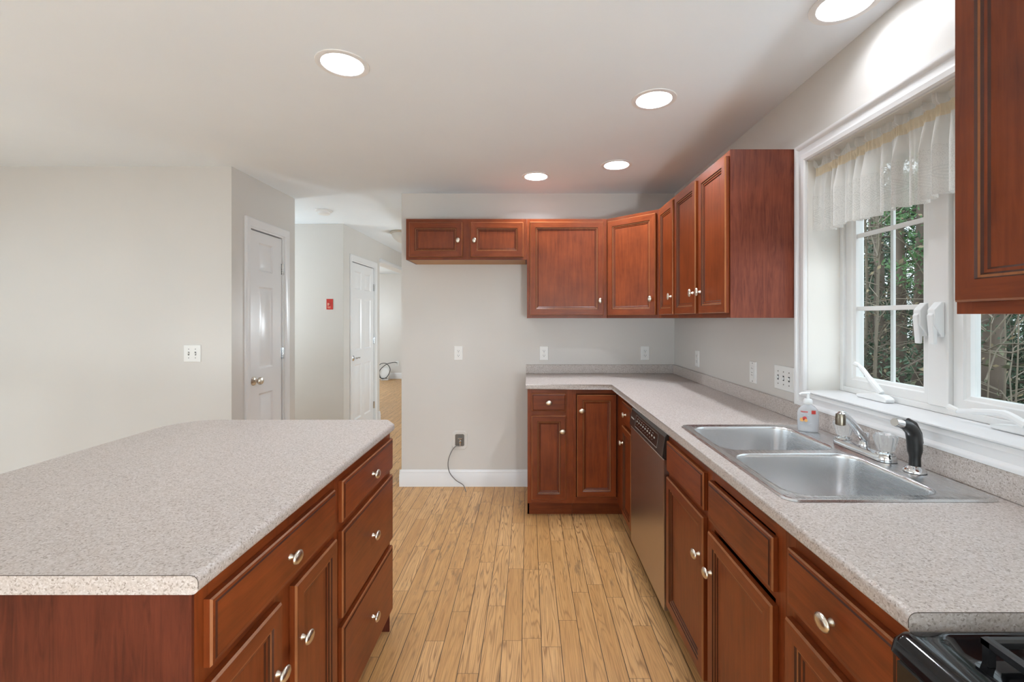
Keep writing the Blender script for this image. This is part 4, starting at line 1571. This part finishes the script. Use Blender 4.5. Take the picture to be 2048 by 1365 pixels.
OG = 'white wall plates around the kitchen'
wall_plate('wall_outlet', 'white duplex outlet on the bare alcove wall, left of the counter', 'outlet', (-.583, 1.108), 'back', 'outlet', 1, OG)
wall_plate('wall_outlet', 'white duplex outlet above the left end of the back counter', 'outlet', (.129, 1.108), 'back', 'outlet', 1, OG)
wall_plate('wall_outlet', 'white duplex outlet on the back wall near the counter corner', 'outlet', (.971, 1.108), 'back', 'outlet', 1, OG)
wall_plate('wall_outlet', 'white duplex outlet on the window wall nearest the counter corner', 'outlet', (3.24, 1.108), 'right', 'outlet', 1, OG)
wall_plate('wall_outlet', 'white rectangular-insert outlet on the window wall, beside the triple switch', 'outlet', (2.434, 1.106), 'right', 'decora', 1, OG)
wall_plate('wall_switch', 'white triple switch plate against the window casing', 'switch', (2.138, 1.112), 'right', 'toggle', 3, OG)
wall_plate('wall_switch', 'white double switch plate on the left wall', 'switch', (-2.302, 1.157), 'left', 'toggle', 2, OG)
wall_plate('wall_outlet', 'white outlet low on the far room wall, with a plug in it', 'outlet', (-3.05, .35), 'far', 'outlet', 1)
t = wall_plate('emergency_switch', 'red wall plate with pale lettering in the hallway', 'switch', (-2.186, 1.555), 'hall', 'toggle', 1, None, 'red')
F = plate_frame((-2.186, 1.555), 'hall')
b = MB(F)
for k in range(6):
    b.box(-.024 + k * .0062, -.0196 + k * .0062, -.034, -.026, .0056, .006)
for k in range(5):
    b.box(-.020 + k * .0062, -.0156 + k * .0062, -.044, -.038, .0056, .006)
b.box(-.022, -.010, -.016, .014, .0056, .006)
obj('lettering', b, M['pinkish'], t, smooth=0)

# recessed water box with its thin supply tube
t = thing('water_supply_box', 'recessed refrigerator water box with a valve, low on the alcove wall', 'utility box', (-.573, YB, .383))
F = ((-.573, YB, .383), (1, 0, 0), (0, 0, 1), (0, -1, 0))
b = MB(F)
def octo(w, h, n, c=.022):
    return [(-w + c, -h, n), (w - c, -h, n), (w, -h + c, n), (w, h - c, n), (w - c, h, n), (-w + c, h, n), (-w, h - c, n), (-w, -h + c, n)]
b.loops([octo(.064, .077, .0003), octo(.064, .077, .002), octo(.060, .073, .004), octo(.040, .052, .004, .008), octo(.038, .050, .0012, .008)])
obj('trim_plate', b, M['wall'], t, smooth=0)
b = MB(F)
b.loops([octo(.0375, .0495, .0014, .008), octo(.0365, .0485, .0018, .008)])
bk = obj('box_back', b, M['galv'], t, smooth=0)
b = MB(F)
b.lathe([(.010, .0), (.010, .012), (.007, .014), (.007, .022), (0, .022)], (.006, -.012, .0018), AXK, 14)
b.tube([(.006, .02, .012), (.006, -.045, .012)], [.006, .006], 10)
b.rbox(-.012, .026, .012, .022, .008, .020, .003)
obj('valve', b, M['chrome'], t)
tp = [(-.600, YB - .016, .338), (-.634, YB - .022, .300), (-.664, YB - .026, .218), (-.655, YB - .030, .130), (-.600, YB - .036, .062), (-.535, YB - .06, .03), (-.503, 3.618, .004)]
b = MB().tube(smooth_path([(-.567, YB - .014, .341)] + tp, 8), .0033, 8)
tag(obj('water_tube', b, M['tube_grey']), 'thin grey supply tube curving from the water box down to the floor', 'tube')

# white rounded device with a looped cable in the far room
t = thing('white_device', 'small white rounded device on the far room floor with a black cable', 'device', (-3.26, 10.25, 0))
b = MB()
def ov(y, k):
    return [(-3.26 + .11 * k * math.copysign(abs(math.cos(a_)) ** .8, math.cos(a_)), y, .14 + .14 * k * math.copysign(abs(math.sin(a_)) ** .8, math.sin(a_))) for a_ in [2 * PI * q / 28 for q in range(28)]]
b.loops([ov(10.20, .8), ov(10.205, .94), ov(10.22, 1), ov(10.27, 1), ov(10.285, .94), ov(10.29, .8)])
obj('housing', b, M['white_plastic'], t)
b = MB().rbox(-3.34, -3.18, 10.19, 10.30, 0.0005, .018, .004)
obj('stand', b, M['white_plastic'], t)
lp = [(-3.2 + .0, 10.185, .05), (-3.35, 10.18, .06), (-3.42, 10.18, .2), (-3.36, 10.18, .36), (-3.22, 10.18, .38), (-3.13, 10.18, .25), (-3.2, 10.17, .08), (-3.33, 10.17, .05), (-3.36, 10.16, .22), (-3.22, 10.2, .36), (-3.1, 10.36, .39), (-3.05, 10.45, .37)]
b = MB().tube(smooth_path(lp, 6), .008, 6)
cbo = obj('cable', b, M['rubber'], t)

# ------------------------------------------------------------------ valance and rod
XC = XR + .034
b = MB().tube([(XC + .006, WY0 + .005, 2.034), (XC + .006, WY1 - .005, 2.034)], .0055, 10)
tag(obj('curtain_rod', b, M['white_plastic']), 'thin white tension rod across the top of the window', 'curtain rod')
rng = random.Random(3)
nu, nv = 700, 26
ya, yb = WY0 + .012, WY1 - .008
ph = [rng.uniform(0, 6.28) for _ in range(8)]
def fold(u):
    return (math.sin(u * 118 + 1.6 * math.sin(u * 13 + ph[0])) * .6 + math.sin(u * 171 + ph[1] + 1.1 * math.sin(u * 21)) * .3 + math.sin(u * 47 + ph[2]) * .3)
vsx, fcs, mts = [], [], []
zs = [2.074, 2.068, 2.060, 2.052, 2.046, 2.040, 2.030, 2.022, 2.016] + [2.010 - (2.010 - 1.768) * k / (nv - 10) for k in range(nv - 9)]
nv = len(zs)
for j, z in enumerate(zs):
    for i in range(nu):
        u = ya + (yb - ya) * i / (nu - 1)
        s = u * 1.0
        tight = math.exp(-((z - 2.03) / .022) ** 2)
        low = max(0, min(1, (2.02 - z) / .1))
        fine = math.sin(u * 470 + 3 * math.sin(u * 37)) * .0042
        amp = .010 + .021 * low + (.012 if z > 2.05 else 0)
        x = XC + fold(s) * amp * (1 - .55 * tight) + fine * (tight * .9 + (.6 if z > 2.05 else 0)) 
        if abs(z - 2.034) < .008:
            x = min(x, XC - .001)
        zz = z + (.014 * math.sin(u * 95 + ph[3]) + .008 * math.sin(u * 230)) * (1 if z > 2.05 else 0) * (z - 2.05) / .02 + low * .004 * math.sin(u * 31 + ph[4]) * (2.02 - z) / .25
        yy = u + .006 * math.sin(u * 118 + ph[5]) * low
        vsx.append((x, yy, zz))
for j in range(nv - 1):
    for i in range(nu - 1):
        k = j * nu + i
        fcs.append((k, k + 1, k + nu + 1, k + nu))
        mts.append(1 if 2.014 < zs[j] < 2.05 else 0)
t = thing('valance', 'sheer ivory lace valance gathered across the top of the window', 'curtain', (XC, (ya + yb) / 2, 1.768))
b = MB()
b.v, b.f, b.m = vsx, fcs, mts
obj('lace_panel', b, [M['lace'], M['lace_tan']], t, smooth=180)

# ------------------------------------------------------------------ woods outside the window
GZ = -.5
b = MB().box(1.46, 45, -16, 45, GZ - .1, GZ)
b.box(-40, 1.46, -40, -3.4, GZ - .1, GZ).box(-40, -6.4, -3.4, 45, GZ - .1, GZ)
o = struct('ground', b, M['soil'], 'brown leaf-strewn ground outside the window', 'ground', smooth=0)
rs_ = np.random.RandomState(5)


def leaf_mesh(name, centers, sizes, mat, parent=None, stretch=1.6, origin=None):
    n = len(centers)
    A = rs_.normal(size=(n, 3)); A /= np.linalg.norm(A, axis=1)[:, None]
    Bv = rs_.normal(size=(n, 3)); Bv -= A * (A * Bv).sum(1)[:, None]; Bv /= np.linalg.norm(Bv, axis=1)[:, None]
    s = sizes[:, None]
    P = np.stack([centers - A * s * stretch, centers + Bv * s * .5, centers + A * s * stretch, centers - Bv * s * .5], 1).reshape(-1, 3)
    org = np.array(origin if origin is not None else (centers.mean(0)[0], centers.mean(0)[1], centers[:, 2].min()))
    me = bpy.data.meshes.new(name)
    me.from_pydata((P - org).tolist(), [], [(4 * k, 4 * k + 1, 4 * k + 2, 4 * k + 3) for k in range(n)])
    me.materials.append(mat)
    return link_mesh(name, me, parent, Vector(org))


TG = 'trees in the woods outside the window'
def evergreen(x, y, h, r0, bright, dens, label, z_low=.3, spread=1.5):
    t = thing('evergreen_tree', label, 'tree', (x, y, GZ), TG)
    lean = rs_.uniform(-.02, .02, 2)
    tr = MB()
    pts = [(x + lean[0] * z, y + lean[1] * z, GZ + z) for z in np.linspace(0, h, 9)]
    tr.tube(pts, [r0 * (1 - .85 * k / 8) for k in range(9)], 10)
    obj('trunk', tr, M['bark_dark'], t)
    br = MB()
    C, S = [], []
    for k in range(int(26 * h / 5)):
        z = z_low + (h - z_low) * (k / (26 * h / 5)) ** .9
        a_ = rs_.uniform(0, 2 * PI)
        ln = spread * (1 - .75 * z / h) * rs_.uniform(.5, 1.1)
        d0 = np.array([math.cos(a_), math.sin(a_), -.15])
        p0 = np.array([x + lean[0] * z, y + lean[1] * z, GZ + z])
        br.tube([tuple(p0), tuple(p0 + d0 * ln * .5), tuple(p0 + d0 * ln + np.array([0, 0, -.12 * ln]))], [.018, .010, .004], 5)
        m = int(dens * ln)
        tt = rs_.uniform(.12, 1.05, m)
        c = p0 + d0 * (ln * tt)[:, None] + rs_.normal(size=(m, 3)) * np.array([.11, .11, .075]) * (.5 + ln * .5)
        c[:, 2] -= .12 * ln * tt ** 2
        C.append(c)
    C = np.concatenate(C)
    obj('branches', br, M['bark_dark'], t)
    leaf_mesh('foliage', C, rs_.uniform(.010, .028, len(C)), M['needle_bright'] if bright else M['needle'], t)
    return t


def bare_tree(x, y, h, r0, label, leaves=0):
    t = thing('bare_tree', label, 'tree', (x, y, GZ), TG)
    tr = MB()
    pts = [(x + .05 * math.sin(z * 1.7 + x), y + .05 * math.sin(z * 1.3 + y), GZ + z) for z in np.linspace(0, h, 10)]
    tr.tube(pts, [r0 * (1 - .8 * k / 9) for k in range(10)], 9)
    obj('trunk', tr, M['bark_dark'] if r0 > .07 else M['twig'], t)
    br = MB()
    C = []
    for k in range(int(9 * h)):
        z = rs_.uniform(.4, h)
        a_ = rs_.uniform(0, 2 * PI)
        p = np.array([x, y, GZ + z])
        d = np.array([math.cos(a_), math.sin(a_), rs_.uniform(.1, .9)])
        ln = rs_.uniform(.5, 1.3)
        path = [p]
        for q in range(4):
            d = d + rs_.normal(size=3) * .3
            p = p + d / np.linalg.norm(d) * ln / 4
            path.append(p)
        br.tube([tuple(p_) for p_ in path], [.0055, .0045, .0035, .0025, .0015], 4)
        if leaves:
            C.append(path[2] + rs_.normal(size=(leaves, 3)) * .22)
    obj('branches', br, M['twig'], t)
    if leaves:
        C = np.concatenate(C)
        leaf_mesh('dry_leaves', C, rs_.uniform(.012, .03, len(C)), M['dry_leaf'], t, 1.0)
    return t


EV = 'dark evergreen tree among the woods outside the kitchen window'
EB = 'bright green evergreen boughs seen high through the left window sash'
for (x, y, h, r0, br_, dn, sp, zl) in [
        (5.2, 6.6, 6.5, .10, 0, 430, 1.7, .3), (6.0, 7.9, 7.5, .12, 0, 430, 2.0, .2), (7.8, 9.7, 8, .13, 0, 380, 2.2, .2), (5.4, 5.2, 6.5, .09, 0, 430, 1.5, .2), (6.9, 6.5, 7, .12, 0, 430, 1.9, .2), (6.6, 7.2, 7.5, .17, 0, 190, 1.8, .6), (4.4, 4.3, 6.0, .12, 0, 170, 1.4, 1.7), (5.6, 4.9, 6.5, .12, 0, 200, 1.5, .3), (7.4, 6.2, 7, .15, 0, 200, 1.9, .2),
        (8.8, 9.4, 8, .16, 0, 220, 2.2, .3), (7.2, 10.2, 8, .16, 0, 220, 2.2, .3), (10.5, 9.0, 8, .16, 0, 220, 2.2, .2), (9.4, 12.8, 9, .17, 0, 240, 2.6, .2), (12.2, 12.5, 9, .18, 0, 240, 2.6, .2), (14, 15, 9, .18, 0, 240, 2.8, .2), (11, 16, 9, .18, 0, 240, 2.8, .2),
        (4.55, 5.3, 5.4, .07, 1, 300, 1.1, 2.3), (6.0, 3.4, 5.5, .1, 0, 200, 1.5, .6), (7.4, 4.3, 7, .13, 0, 200, 1.8, .2), (9.5, 6.5, 8, .15, 0, 220, 2.1, .2)]:
    evergreen(x, y, h, r0, br_, dn, EB if br_ else EV, zl, sp)
BT_ = 'slender leafless tree with pale twigs outside the kitchen window'
for (x, y, h, r0, lv) in [(3.65, 4.7, 3.6, .014, 7), (4.1, 5.3, 4.5, .022, 8), (3.1, 3.05, 2.0, .009, 3), (4.6, 6.15, 5, .03, 8), (3.6, 3.35, 2.3, .011, 4), (4.75, 5.75, 5.5, .085, 6), (4.2, 4.0, 2.6, .014, 5)]:
    bare_tree(x, y, h, r0, BT_, lv)
# undergrowth nobody could count
n = 42000
P = np.stack([rs_.uniform(2.6, 13, n), rs_.uniform(1.5, 14, n), np.zeros(n)], 1)
hgt = 1.15 + .4 * np.sin(P[:, 0] * 2.1) + .3 * np.sin(P[:, 1] * 2.7 + P[:, 0])
P[:, 2] = GZ + rs_.uniform(0.02, 1, n) * np.maximum(.25, hgt) * np.clip((P[:, 0] - 2.2) / 1.8, .2, 1.3)
u = leaf_mesh('undergrowth', P, rs_.uniform(.014, .04, n), M['shrub'], None, 1.2)
tag(u, 'low brown and green undergrowth below the trees outside the window', 'undergrowth', None, 'stuff')
